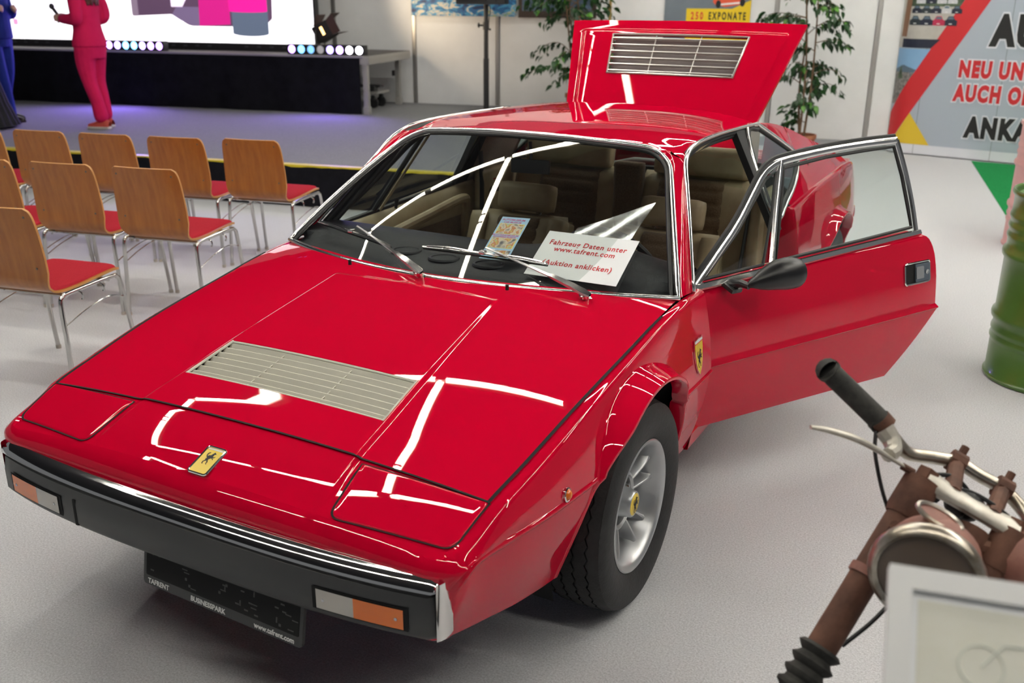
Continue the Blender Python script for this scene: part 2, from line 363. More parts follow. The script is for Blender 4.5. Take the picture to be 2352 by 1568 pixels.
def stage_wash(loc, target, col, e, ang):
    l = bpy.data.lights.new('stage_wash', 'SPOT'); l.energy = e; l.color = col; l.shadow_soft_size = 0.12; l.spot_size = math.radians(ang); l.spot_blend = 0.9
    o = bpy.data.objects.new('stage_wash', l); C.objects.link(o); o.location = loc; o.rotation_euler = (Vector(target)-Vector(loc)).to_track_quat('-Z', 'Y').to_euler()
stage_wash(hall(-6.6, 8.9, 4.2), hall(-5.2, 5.6, 0.35), (0.36, 0.20, 1.0), 230, 62)
stage_wash(hall(-3.2, 8.9, 4.2), hall(-3.4, 5.0, 0.35), (0.36, 0.24, 1.0), 110, 50)
spill('led_bar_glow', hall(-6.95, 8.02, 1.08), (0.30, 0.18, 1.0), 120); spill('led_bar_glow_corner', hall(-4.1, 8.02, 1.08), (0.30, 0.18, 1.0), 70)
# barn-door spotlight standing on the deck
LAMPB = mat('lamp_black', (0.02, 0.018, 0.018), 0.45); BARN = mat('barn_door', (0.10, 0.055, 0.045), 0.5)
sl = thing('stage_spotlight', 'black stage spotlight with open barn doors beside the screen', 'spotlight', hall(-4.42, 8.50, ZD+.002), HA)
rot = Matrix.Rotation(math.radians(-28), 3, 'Y')
def lr(m_): m_.v = [tuple(rot @ (Vector(p)-Vector((0, 0, 0.24)))+Vector((0, 0, 0.26))) for p in m_.v]; return m_
lr(M().box((-0.03, 0, 0.24), (0.22, 0.18, 0.20), bev=0.02)).build('lamp_body', LAMPB, sl)
lr(M().grid([[Vector((0.08, -0.09, 0.33)), Vector((0.20, -0.12, 0.36))], [Vector((0.08, 0.09, 0.33)), Vector((0.20, 0.12, 0.36))]]).grid([[Vector((0.08, -0.092, 0.33)), Vector((0.20, -0.12, 0.35))], [Vector((0.08, -0.092, 0.15)), Vector((0.20, -0.12, 0.13))]]).grid([[Vector((0.08, -0.09, 0.148)), Vector((0.20, -0.12, 0.12))], [Vector((0.08, 0.09, 0.148)), Vector((0.20, 0.12, 0.12))]])).build('barn_door', BARN, sl, smooth=False)
lr(M().grid([[Vector((-0.10, -0.09, 0.345)), Vector((0.02, -0.13, 0.43))], [Vector((-0.10, 0.09, 0.345)), Vector((0.02, 0.13, 0.43))]])).build('barn_door', BARN, sl, smooth=False)
lr(M().box((-0.02, -0.0915, 0.245), (0.035, 0.004, 0.10))).build('lamp_vent', mat('lamp_glow', (0.3, 0.2, 0.1), 0.4, emit=(1.0, 0.62, 0.25), es=3.0), sl)
M().tube([(-0.1, -0.11, 0.26), (-0.1, -0.115, 0.08), (0, -0.115, 0.02), (0.1, -0.09, 0.006), (0.1, 0.09, 0.006), (0, 0.115, 0.02), (-0.1, 0.115, 0.08), (-0.1, 0.11, 0.26)], 0.008, 6).build('yoke', LAMPB, sl)
wl = bpy.data.lights.new('spotlight_beam', 'SPOT'); wl.energy = 60; wl.color = (1.0, 0.78, 0.52); wl.shadow_soft_size = 0.08; wl.spot_size = math.radians(110); wl.spot_blend = 0.9
wo_ = bpy.data.objects.new('spotlight_beam', wl); C.objects.link(wo_); wo_.location = hall(-4.20, 8.50, ZD+.36); wo_.rotation_euler = (hall(-2.6, 9.6, 2.0)-hall(-4.20, 8.50, ZD+.36)).to_track_quat('-Z', 'Y').to_euler()
# flat dolly under the deck
dl = thing('flat_dolly', 'grey flat transport dolly with black castors under the deck', 'dolly', hall(-4.22, 8.95, SH), HA)
M().box((0, 0, 0.17), (0.62, 0.36, 0.03), rot=Matrix.Rotation(-0.07, 3, 'Y'), bev=0.006).build('platform', DECKW, dl)
M().box((0.03, 0, 0.26), (0.50, 0.10, 0.035), bev=0.006).box((0.17, -0.03, 0.225), (0.10, 0.12, 0.08), bev=0.01).build('clamp_rail', PLASTIC, dl)
for (x, y) in ((0.22, -0.12), (-0.22, -0.12), (0.22, 0.12), (-0.22, 0.12)):
    cs = M().box((x, y, 0.125), (0.05, 0.05, 0.06), bev=0.004).build('castor_fork', PLASTIC, dl)
    M().lathe([(0.0, -0.016), (0.058, -0.016), (0.064, -0.008), (0.064, 0.008), (0.058, 0.016), (0, 0.016)], (x, y, 0.0645), (0, 1, 0), 20).build('castor_wheel', RUBBER, cs)
tag(M().tube(spline([hall(p, 8.40+.03*math.sin(p*3.1), ZD+.007) for p in np.linspace(-9.6, -4.9, 24)], 4), .006, 5).build('power_cable', RUBBER), 'black power cable lying on the deck under the screen', 'cable')
# painting and ledge on the wall, poster
pt_ = thing('abstract_painting', 'blue abstract canvas painting hung on the pale wall panels', 'painting', hall(-3.0, QW-0.062, 1.44), HA)
ART = mat('art_print', rough=0.55); t = ART; b_ = t.node_tree.nodes['Principled BSDF']
tc = N(t, 'ShaderNodeTexCoord'); mp = N(t, 'ShaderNodeMapping'); mp.inputs['Scale'].default_value = (2.2, 1, 4.5); L(t, tc.outputs['Object'], mp.inputs[0])
vz = N(t, 'ShaderNodeTexNoise', Scale=2.6, Detail=2.0, Distortion=1.2); L(t, mp.outputs[0], vz.inputs['Vector'])
rp = N(t, 'ShaderNodeValToRGB'); rp.color_ramp.interpolation = 'CONSTANT'
cols = [(0.0, (0.012, 0.03, 0.09)), (0.36, (0.02, 0.12, 0.30)), (0.45, (0.06, 0.28, 0.50)), (0.53, (0.62, 0.58, 0.48)), (0.60, (0.13, 0.36, 0.55)), (0.68, (0.38, 0.45, 0.05)), (0.72, (0.62, 0.60, 0.52))]
while len(rp.color_ramp.elements) < len(cols): rp.color_ramp.elements.new(0.5)
for e, (p, cl) in zip(rp.color_ramp.elements, cols): e.position = p; e.color = (*cl, 1)
L(t, vz.outputs['Fac'], rp.inputs[0]); L(t, rp.outputs[0], b_.inputs['Base Color'])
M().box((-0.06, 0.02, 0.40), (1.38, 0.035, 0.80), bev=0.003).build('canvas', ART, pt_)
pw = thing('dark_wall_picture', 'wide dark brown framed picture on the wall behind the ficus', 'picture', hall(-1.85, QW-0.045, 1.44), HA)
M().box((0, 0.012, 0.4), (0.98, 0.03, 0.82), bev=0.006).build('picture_frame', mat('dark_wood', (0.045, 0.03, 0.022), 0.5), pw)
M().box((0, -0.0045, 0.42), (0.88, 0.003, 0.70)).build('picture_print', noise_col(mat('dark_print', rough=0.4), (0.02, 0.03, 0.05), (0.12, 0.18, 0.26), 5), pw)
PY = 1.40
ps = thing('exhibition_poster', 'grey poster with yellow 250 EXPONATE strip on the wall', 'poster', hall(-0.04, QW-0.020, 1.10), HA)
GREYP = noise_col(mat('poster_grey', rough=0.6), (0.12, 0.15, 0.18), (0.17, 0.20, 0.23), 2)
M().box((0, 0, 0.6), (1.0, 0.004, 1.6)).build('poster_sheet', GREYP, ps)
def pflat(name, poly, m, parent, d0, d1=None): return M().prism(poly, lambda x, y, t: Vector((x, -t, y)), d0, d1 or d0+0.0006).build(name, m, parent, smooth=False)
PYEL = mat('poster_yellow', (0.80, 0.56, 0.01), 0.6)
pflat('yellow_field', [(-0.24, 0.10), (0.50, 0.10), (0.50, 0.555), (0.29, 0.455), (-0.24, 0.455)], PYEL, ps, 0.0025)
lettering('250', 0.115, REDP, ps, frame_m((-0.185, -0.0034, 0.335), (1, 0, 0), (0, 0, 1)), bold=0.004, xs=0.62, space=1.5, name='poster_number')
lettering('EXPONATE', 0.115, BLACKP, ps, frame_m((0.02, -0.0034, 0.335), (1, 0, 0), (0, 0, 1)), bold=0.004, xs=0.56, space=1.45, name='poster_word')
PCAR = mat('poster_car', (0.75, 0.10, 0.04), 0.6)
pflat('printed_car', [(0.06, 0.53), (0.09, 0.50), (0.20, 0.475), (0.40, 0.505), (0.43, 0.56), (0.40, 0.66), (0.33, 0.74), (0.12, 0.74), (0.08, 0.62)], PCAR, ps, 0.0034)
pflat('printed_car', [(0.12, 0.60), (0.37, 0.62), (0.33, 0.72), (0.14, 0.72)], mat('poster_glass', (0.16, 0.2, 0.24), 0.6), ps, 0.0044)
pflat('printed_car', [(0.14, 0.49), (0.40, 0.515), (0.40, 0.535), (0.14, 0.51)], WHITEP, ps, 0.0044)
for x, y in ((0.125, 0.505), (0.40, 0.525)): pflat('printed_wheel', [(x+0.03*math.cos(a), y+0.045*math.sin(a)) for a in np.linspace(0, 2*PI, 14)[:-1]], BLACKP, ps, 0.005)
# ================================================================ the car (front towards -Y, its left side at +X)
car = thing('sports_car', 'red wedge-shaped vintage sports car with open door and raised engine lid', 'car')
zcf = pch([-.87, -.831, -.706, -.566, -.389, .068, .145, .3, .42], [.590, .607, .653, .686, .730, .829, .846, .872, .885])
xef = pch([-.87, -.68, -.35, .237, .40, .56, .8, 1.7, 2.6, 3.3], [.695, .72, .742, .762, .768, .770, .766, .770, .765, .72])
rollf = pch([-.9, -.5, .3, 3.3], [.045, .043, .027, .027])
ddf = pch([-.87, -.80, -.68, -.35, .237, .40], [.030, .031, .029, .036, .066, .072])
zef = pch([.40, .56, 1.0, 1.75, 2.3, 2.8, 3.3], [.811, .808, .826, .862, .880, .875, .835])
def ztop(X, Y): return zcf(Y)-ddf(Y)*(abs(X)/xef(Y))**2.2
def zedge(Y): return ztop(xef(Y), Y) if Y < .40 else zef(Y)
xkf = pch([-.90, -.80, -.5, -.28, .37, .56, 1.75, 2.6, 3.0, 3.36], [.740, .752, .802, .822, .833, .835, .838, .838, .825, .77])
zkf = pch([-.9, 0, .56, 1.75, 3.3], [.545, .538, .537, .562, .585])
zbf = pch([-.9, -.7, -.536, -.36, .5, 2.9, 3.3], [.335, .310, .278, .262, .250, .25, .33])
xbf = pch([-.9, -.7, -.536, -.36, .5, 2.9, 3.3], [.648, .700, .722, .742, .768, .775, .70])
def side_prof(Y):
    xe, ze, xk, zk, xb, zb = xef(Y), zedge(Y), xkf(Y), zkf(Y), xbf(Y), zbf(Y)
    k_ = rollf(Y)/.045; P = [(xe, ze), (xe+.016*k_, ze-.0015*k_), (xe+.030*k_, ze-.007*k_), (xe+.040*k_, ze-.019*k_), (xe+.045*k_, ze-.034*k_)]
    a = P[-1]; b = (xk, zk+.008)
    for t in (.2, .4, .6, .8, 1): P.append((a[0]+(b[0]-a[0])*t+.006*math.sin(PI*t), a[1]+(b[1]-a[1])*t))
    P += [(xk+.0055, zk+.004), (xk+.0065, zk), (xk+.0045, zk-.005), (xk-.003, zk-.010)]
    a = P[-1]
    for t in (.15, .35, .55, .75, .9, 1): P.append((a[0]+(xb-a[0])*(t**1.5), a[1]+(zb-a[1])*t))
    return P
def xbody(Y, z):
    P = side_prof(Y)
    for (a, b) in zip(P, P[1:]):
        if b[1] <= z <= a[1]: return a[0]+(b[0]-a[0])*(a[1]-z)/max(a[1]-b[1], 1e-6)
    return P[-1][0] if z < P[-1][1] else P[0][0]
WF = (-0.012, 0.312); WR = (2.545, 0.312); RA = 0.378
def zlow(Y, wc):
    d = abs(Y-wc[0]); return wc[1]+math.sqrt(RA*RA-d*d) if d < RA else -9
def clip_prof(Y, wc):
    zl = zlow(Y, wc); out = []
    for (x, z) in side_prof(Y):
        if z < zl: x, z = xbody(Y, zl), zl
        out.append((x, Y, z))
    return out
# plan bow of the nose
def bow(X): return .022*(abs(X)/.7)**2
NOSE = [(-.87, None), (-.886, .580), (-.899, .567), (-.909, .550), (-.914, .530), (-.914, .515), (-.912, .50), (-.910, .485), (-.905, .47), (-.90, .46), (-.898, .45), (-.896, .44), (-.894, .43), (-.891, .42), (-.889, .40), (-.887, .385), (-.882, .365), (-.875, .345), (-.865, .33), (-.84, .318)]
K = len(side_prof(0)); assert len(NOSE) == K
def nose_prof(X):
    out = []
    for i, (y, z) in enumerate(NOSE):
        f = 1-i/19*0.0
        out.append((X, y+(bow(X) if i else 0)*(1 if i > 1 else .5), z if z else ztop(X, -.87)))
    d = ztop(X, -.87)-ztop(0, -.87)
    return [(x, y, z+(d if 0 < i < 4 else 0)*(1-i/4)) for i, (x, y, z) in enumerate(out)]
YROWS = [-.87, -.86, -.845, -.83, -.80, -.76, -.72, -.70, -.66, -.62, -.585, -.565, -.53, -.49, -.45, -.41, -.390, -.36, -.32, -.27, -.22, -.17, -.12, -.07, -.02, .02, .045, .056, .062, .068, .074, .080, .088]
def yw(X): return .14+.245*(X/.764)**2
BL = [.12, .3, .5, .7, .85, 1.0]
def row_y(i, X): return YROWS[i] if i < len(YROWS) else YROWS[-1]+(yw(X)+.015-YROWS[-1])*BL[i-len(YROWS)]
NR = len(YROWS)+len(BL)
UC = [0, .12, .24, .36, .48, .60, .72, .82, .90, .96, 1.0]
def xridge(Y): return .361-.0775*(Y+.706)
def xcols(Y):
    xr_, xe = xridge(Y), xef(Y)
    return [u*(xr_-.011) for u in (0, .2, .4, .6, .8, 1.0)]+[xr_+d for d in (-.0085, -.006, -.003, 0, .003, .006, .010)]+[xr_+(xe-xr_)*t for t in (.06, .1, .2, .35, .5, .65, .8, .92, 1.0)]
GY0, GY1 = -.565, -.390
def in_grille(i, j, ncol):                      # faces of the top grid that the grille opening takes away
    y0 = YROWS[i] if i < len(YROWS) else 9; y1 = YROWS[i+1] if i+1 < len(YROWS) else 9
    return y0 >= GY0-1e-6 and y1 <= GY1+1e-6 and ncol-5 <= j <= ncol+4
def top_grid(mm, i0, i1, lift=0.0, raise_=0.0, x_in=None, hole=True, nose=False):
    rows = []
    for i in range(i0, i1+1):
        r = []
        xs = xcols(YROWS[i] if i < len(YROWS) else .09+.06*(i-len(YROWS)+1)/6)
        full = [-x for x in xs[::-1]]+xs[1:]
        for k, X in enumerate(full):
            Y = row_y(i, X); z = ztop(X, min(Y, .42))+lift
            if raise_:
                t = (xridge(Y)-abs(X))/.006; s = min(max(t*.5+.5, 0), 1); s = s*s*(3-2*s)
                t2 = (.080-Y)/.018; s2 = min(max(t2, 0), 1); z += raise_*s*s2*s2*(3-2*s2)
            if nose and Y < -.69:
                t = (xridge(Y)-abs(X))/.006; s = min(max(t*.5+.5, 0), 1); t2 = min(max((Y+.862)/.05, 0), 1); z += .0045*s*s*(3-2*s)*t2*t2*(3-2*t2)
            if x_in and abs(X) > xef(Y)-x_in: X = math.copysign(xef(Y)-x_in, X); z = ztop(X, min(Y, .42))+lift
            r.append(Vector((X, Y, z)))
        rows.append(r)
    nc = len(rows[0])//2
    mm.grid(rows, skip=(lambda a, b: in_grille(a+i0, b, nc)) if hole else None)
    return rows
body = M()
rows = top_grid(body, 0, NR-1, nose=True)
for sgn in (1, -1):
    cols = [nose_prof(X) for X in (0, .12, .24, .36, .46, .55, .62)]
    side0 = [ (x, -.80, z) for (x, z) in side_prof(-.80)]; fr = nose_prof(.62)
    for k, ph in enumerate((12, 24, 36, 45, 54, 66, 78)):
        a = math.radians(ph); s_, c_ = math.sin(a)**.62, math.cos(a)**.62; col = []
        for i in range(K):
            f, sd = fr[i], side0[i]; t = ph/90; t = t*t*(3-2*t)
            if i == 0:
                Y = -.87 if ph <= 45 else -.80-.07/math.tan(a); X = .62+(xef(-.87)-.62)*math.tan(a) if ph <= 45 else xef(Y); col.append((X, Y, ztop(X, Y)))
            else:
                X = .62+(sd[0]-.62)*s_; Y = -.80+(f[1]+.80)*c_; col.append((X, Y, f[2]*(1-t)+sd[2]*t))
        cols.append(col)
    ys = [y for y in YROWS if y >= -.80]+[row_y(i, .772) for i in range(len(YROWS), NR)]+[.43, .47, .51, .55]
    ya = [WF[0]+RA*math.cos(a) for a in np.linspace(PI, 0, 33)]
    ys = sorted([y for y in ys if not (WF[0]-RA < y < WF[0]+RA) ]+ya)
    for y in ys:
        if abs(y-ya[0]) < 1e-9: cols.append([(x, y, z) for x, z in side_prof(y)])
        cols.append(clip_prof(y, WF))
        if abs(y-ya[-1]) < 1e-9: cols[-1] = [(x, y, z) for x, z in side_prof(y)]
    body.grid([[Vector((p[0]*sgn, p[1], p[2])) for p in c_] for c_ in cols], flip=sgn < 0)
front = body.build('front_body', RED, car, sharp=42, merge=8e-4)
bm = bmesh.new(); bm.from_mesh(front.data)
for it in range(10):
    vs = [v for v in bm.verts if v.co.y < -.70 and v.co.z > .55 and not v.is_boundary and (abs(v.co.x) > xef(max(v.co.y, -.87))-.002 or (v.co.y < -.855 and abs(v.co.x) > .55))]
    bmesh.ops.smooth_vert(bm, verts=vs, factor=.4, use_axis_x=True, use_axis_y=True, use_axis_z=True)
bm.to_mesh(front.data); bm.free()
# ---- rear body: quarters, tail, rear deck
rear = M()
for sgn in (1, -1):
    y0 = 1.735 if sgn > 0 else 1.735
    ya = [WR[0]+RA*math.cos(a) for a in np.linspace(PI, 0, 33)]
    ys = sorted([y for y in np.linspace(y0, 3.30, 26) if not (WR[0]-RA < y < WR[0]+RA)]+ya); cols = []
    for y in ys:
        if abs(y-ya[0]) < 1e-9: cols.append([(x, y, z) for x, z in side_prof(y)])
        cols.append(clip_prof(y, WR))
        if abs(y-ya[-1]) < 1e-9: cols[-1] = [(x, y, z) for x, z in side_prof(y)]
    last = cols[-1]; cols.append([(p[0]*.97, 3.34, p[2]) for p in last]); cols.append([(p[0]*.9, 3.36, p[2]*.97+.015) for p in last]); cols.append([(0, 3.37, p[2]*.97+.015) for p in last])
    rear.grid([[Vector((p[0]*sgn, p[1], p[2])) for p in c_] for c_ in cols], flip=sgn < 0)
# deck behind the engine bay
rear.grid([[Vector((x*xef(y)/.775, y, zedge(min(y, 3.3))+.012*(1-(x/.775)**2))) for x in np.linspace(-.775, .775, 13)] for y in (2.78, 2.9, 3.05, 3.2, 3.3, 3.37)])
rear.build('rear_body', RED, car, sharp=42, merge=4e-4)
# sills
for sgn in (1, -1):
    s_ = M(); s_.grid([[Vector((sgn*x, y, z)) for y in (.55, .9, 1.3, 1.74)] for x, z in ((.62, .33), (.77, .33), (.785, .30), (.775, .24), (.70, .225))], flip=sgn > 0)
    s_.build('sill', RED, car)
# floor pan and dark under-structure
up = M(); up.box((0, 1.30, .26), (1.10, 3.4, .03)); up.box((0, -.72, .42), (1.10, .06, .16)); up.build('floor_pan', MATTE, car, smooth=False)
# wheel wells
for sgn in (1, -1):
    for wc in (WF, WR):
        o = M(); rows_ = []
        for a in np.linspace(math.radians(-18), math.radians(198), 26):
            r = .398; y, z = wc[0]+r*math.cos(a), wc[1]+r*math.sin(a)
            rows_.append([Vector((sgn*x, y, z)) for x in (.45, .60, .72, min(.80, xbody(y, max(z, .24))-.004))])
        o.grid(rows_); o.grid([[Vector((sgn*.45, wc[0]+.398*math.cos(a)*k, wc[1]+.398*math.sin(a)*k)) for a in np.linspace(math.radians(-18), math.radians(198), 26)] for k in (0.02, 1)])
        o.build('wheel_well', MATTE, car)
# wheel arch flares
for sgn in (1, -1):
    for wc, xl in ((WF, .869), (WR, .872)):
        o = M(); rows_ = []
        for a in np.linspace(math.radians(-9), math.radians(187), 72):
            dg = math.degrees(a); sm = lambda e0, e1: (lambda t: t*t*(3-2*t))(min(max((dg-e0)/(e1-e0), 0), 1))
            fade = sm(22, 58)*(1-sm(118, 156)); lowr = 1-sm(150, 185)*.0
            c_, s_ = math.cos(a), math.sin(a)
            def pt(r, x): return Vector((sgn*x, wc[0]+r*c_, wc[1]+r*s_))
            ro = RA+.012+.022*fade
            zq = lambda r: max(wc[1]+r*s_, zbf(wc[0]+r*c_)+.002)
            xo = xbody(wc[0]+ro*c_, zq(ro)); xi = xbody(wc[0]+(RA+.005)*c_, zq(RA+.005))
            xlip = max(xi+.004, xi+(xl-xi)*fade)
            rows_.append([pt(ro+.004, xo-.004), pt(ro, xo+.0012), pt(ro-.006, xo+.003+.004*fade), pt(RA+.008, xlip-.0015), pt(RA+.004, xlip), pt(RA-.002, xlip-.001), pt(RA-.006, xlip-.006), pt(RA-.007, xlip-.05), pt(RA+.02, xlip-.055)])
        o.grid(rows_, flip=sgn < 0); o.build('wheel_arch_flare', RED, car, sharp=38)
# ---- hood lid (a little proud of the body), panel gaps
hood = M(); iy0 = YROWS.index(-.70)
hr = top_grid(hood, iy0, len(YROWS)+2, lift=.0028, raise_=.0045, x_in=.0)
ho = hood.build('hood', RED, car, sharp=60)
tray = M(); tray.box((0, -.478, .655), (.70, .185, .01)); tray.build('grille_tray', MATTE, car, smooth=False)
def gap(path, wdt=.0055, lift=.0032, name='panel_gap', parent=car):
    P = [Vector((x, y, ztop(x, y)+(lift(x) if callable(lift) else lift))) for x, y in path]; rows_ = [[], []]
    for i, p in enumerate(P):
        t = (P[min(i+1, len(P)-1)]-P[max(i-1, 0)]).normalized(); n = t.cross(Vector((0, 0, 1))).normalized()*wdt/2
        rows_[0].append(p-n); rows_[1].append(p+n)
    return M().grid(rows_).build(name, MATTE, parent, smooth=False)
YS = -.693
gap([(x, YS-.008) for x in np.linspace(-.722, .722, 120)], .007, lambda x: .0036+.0046*min(max((.366-abs(x))/.010, 0), 1))
for s in (1, -1):
    gap([(s*(xef(y)+.001), y) for y in np.linspace(-.70, .245, 40)], .010, .0036)
def lid_outline(s, inset=0.0, n=6):
    # headlamp lid corners: rear outer, rear inner, front inner, front outer (plan)
    A_, B_, C_, D_ = (.722, -.702), (.382, -.714), (.398, -.868), (.708, -.838)
    cx, cy = .55, -.78
    q = [(cx+(x-cx)*(1-inset/.16), cy+(y-cy)*(1-inset/.08)) for x, y in (A_, B_, C_, D_)]
    out = [q[0], q[1]]
    for (p, a, b) in ((q[2], q[1], q[3]), (q[3], q[2], q[0])):
        p, a, b = Vector(p), Vector(a), Vector(b); r = .030
        u = (a-p).normalized()*r; v = (b-p).normalized()*r
        for k in range(n+1):
            t = k/n; out.append(tuple((p+u)*(1-t)**2+2*p*t*(1-t)+(p+v)*t*t))
    return [(s*x, y) for x, y in out]
def znose(x, y): return ztop(x, max(y, -.87))
for s in (1, -1):
    ol = lid_outline(s); cl = ol+[ol[0]]; P = []
    for a, b in zip(cl, cl[1:]):
        m_ = max(1, int(math.dist(a, b)/.03))
        for k in range(m_): P.append((a[0]+(b[0]-a[0])*k/m_, a[1]+(b[1]-a[1])*k/m_))
    P.append(P[0]); gap(P, .0062, .0018)
    lid = M(); cx, cy = s*.55, -.782; nring = 7
    def ring(k): return [(cx+(x-cx)*k, cy+(y-cy)*k) for x, y in P[:-1]]
    rows_ = [[Vector((x, y, ztop(x, max(y, -.87))-.004)) for x, y in ring(.990)], [Vector((x, y, ztop(x, max(y, -.87))+.0022)) for x, y in ring(.984)]]
    for k in (.97, .9, .75, .6, .45, .3, .15, .02): rows_.append([Vector((x, y, ztop(x, max(y, -.87))+.0030)) for x, y in ring(k)])
    lid.grid(rows_, cv=True); lid.build('headlamp_cover', RED, car, sharp=70)
# raised bead across the rear of the hood's centre panel
# ---- hood grille: frame, slats, cross ribs
gr = M()
def gx(y, f=1.0): return (xridge(y)-.014)*f
for y, w_ in ((GY0+.003, .004), (GY1-.003, .004)):
    gr.tube([Vector((x, y, ztop(x, y)+.004)) for x in np.linspace(-gx(y), gx(y), 9)], w_, 6)
for s in (1, -1): gr.tube([Vector((s*gx(y), y, ztop(gx(y), y)+.0045)) for y in np.linspace(GY0, GY1, 5)], .0045, 6)
go = gr.build('hood_grille', GRILLE, car, sharp=60)
for k in range(7):
    y = GY0+.0225+.0242*k; m2 = M(); rows_ = []
    for x in np.linspace(-gx(y), gx(y), 9):
        z = ztop(x, y)+.003; rows_.append([Vector((x, y-.0015, z)), Vector((x, y+.0015, z)), Vector((x, y-.018, z-.022)), Vector((x, y-.020, z-.021))])
    m2.grid(rows_, cv=True); m2.build('slat', GRILLE, go, sharp=40)
for s in (-.35, .35):
    m2 = M(); m2.grid([[Vector((s*xridge(y)+dx, y, ztop(0, y)-.001+dz)) for (dx, dz) in ((-.0015, -.03), (-.0015, 0), (.0015, 0), (.0015, -.03))] for y in np.linspace(GY0, GY1, 6)]); m2.build('cross_rib', GRILLE, go, smooth=False)
# ---- nose badge
def horse(mm, fn):
    body_ = [(-.10, -.10), (-.22, -.02), (-.24, .12), (-.13, .22), (-.02, .24), (.03, .36), (.10, .47), (.10, .56), (.18, .50), (.30, .44), (.30, .38), (.20, .36), (.21, .24), (.20, .14), (.32, .14), (.40, .20), (.42, .16), (.33, .06), (.18, .04), (.10, -.06), (.02, -.10), (.06, -.24), (.14, -.34), (.12, -.48), (.20, -.56), (.10, -.56), (.05, -.36), (-.05, -.22)]
    leg2 = [(-.10, -.08), (-.02, -.20), (-.10, -.30), (-.20, -.38), (-.19, -.52), (-.10, -.56), (-.24, -.57), (-.28, -.38), (-.18, -.26), (-.22, -.08)]
    leg3 = [(.18, .10), (.26, .02), (.36, .0), (.40, -.10), (.35, -.10), (.31, -.04), (.20, -.02)]
    tail = [(-.20, .08), (-.30, .20), (-.28, .36), (-.18, .44), (-.24, .46), (-.36, .38), (-.38, .20), (-.28, .04)]
    for pl in (body_, leg2, leg3, tail): mm.prism(pl, fn, 0, 1)
    return mm
by = -.832; bm_ = frame_m((0, by, ztop(0, by)+.0052), (1, 0, 0), (0, 1, (ztop(0, by+.01)-ztop(0, by-.01))/.02))
def bp(x, y, z): return bm_ @ Vector((x, y, z))
bd = M(); bd.tube([bp(x, y, .0) for x, y in rr(-.029, .029, -.042, .042, .007)], .0032, 6, closed=True).build('nose_badge', CHROME, car)
M().prism(rr(-.027, .027, -.040, .040, .005), lambda x, y, t: bp(x, y, t), -.004, .0012).build('badge_field', YELLOW, bd) if False else None
nb = M().prism(rr(-.027, .027, -.040, .040, .005), lambda x, y, t: bp(x, y, t), -.004, .0012).build('nose_badge', YELLOW, car, smooth=False)
tag(nb, 'yellow badge with black horse'); horse(M(), lambda x, y, t: bp(x*.036, y*.036+.008, .0014+.0005*t)).build('horse_emblem', BLACKP, nb, smooth=False)
M().prism([(-.024, .033), (.024, .033), (.024, .037), (-.024, .037)], lambda x, y, t: bp(x, y, t), .0012, .0018).build('badge_stripe', WHITEP, nb, smooth=False)
# ---- front bumper
def bumper_path(dy, n=41, xm=.70):
    out = []
    for t in np.linspace(-1, 1, n):
        x = xm*t; y = -.958+.046*abs(t)**3.2; out.append((x, y+dy))
    return out
bmp = M(); sec = [(.060, .498), (.012, .500), (.002, .492), (.0, .478), (-.004, .455), (-.004, .400), (.006, .385), (.030, .378), (.080, .384)]
rows_ = []
bpth = bumper_path(0, xm=.690)
# wrap the ends back along the fender
ends = [(-.706, -.895), (-.709, -.868)]
full = ends[::-1]+bpth+[(-x, y) for x, y in ends]
for i, (x, y) in enumerate(full):
    a = Vector((full[max(i-1, 0)][0], full[max(i-1, 0)][1], 0)); b = Vector((full[min(i+1, len(full)-1)][0], full[min(i+1, len(full)-1)][1], 0))
    t = (b-a).normalized(); n = Vector((-t.y, t.x, 0))       # inward
    rows_.append([Vector((x, y, z))+n*d for d, z in sec])
bmp.grid(rows_); bmp.grid([rows_[0], [rows_[0][0]]*len(sec)]); bmp.grid([rows_[-1], [rows_[-1][0]]*len(sec)])
bump = bmp.build('front_bumper', PLASTIC, car, sharp=40)
ch = M(); csec = [(.070, .514), (.058, .528), (.040, .532), (.018, .526), (.002, .513), (-.001, .504), (.006, .498), (.060, .498)]
rows2 = []
full2 = [(-.716, -.862), (-.712, -.893)]+bumper_path(.0, xm=.698)+[(.712, -.893), (.716, -.862)]
for i, (x, y) in enumerate(full2):
    a = Vector((*full2[max(i-1, 0)], 0)); b = Vector((*full2[min(i+1, len(full2)-1)], 0)); t = (b-a).normalized(); n = Vector((-t.y, t.x, 0))
    rows2.append([Vector((x, y, z))+n*d for d, z in csec])
ch.grid(rows2, cv=True).build('chrome_strip', CHROME, bump, sharp=50)
for s in (1, -1):   # chrome end blade
    e_ = M(); e_.grid([[Vector((s*(x), y, z)) for z in (.525, .50, .46, .42, .395, .385)] for x, y in ((.7075, -.9045), (.7135, -.898), (.7175, -.886), (.7185, -.868), (.716, -.852))]).build('chrome_end', CHROME, bump, sharp=60)
def lamp_pt(X, z, off):
    y = -.958+.046*(abs(X)/.70)**3.2; return Vector((X, y-off, z))
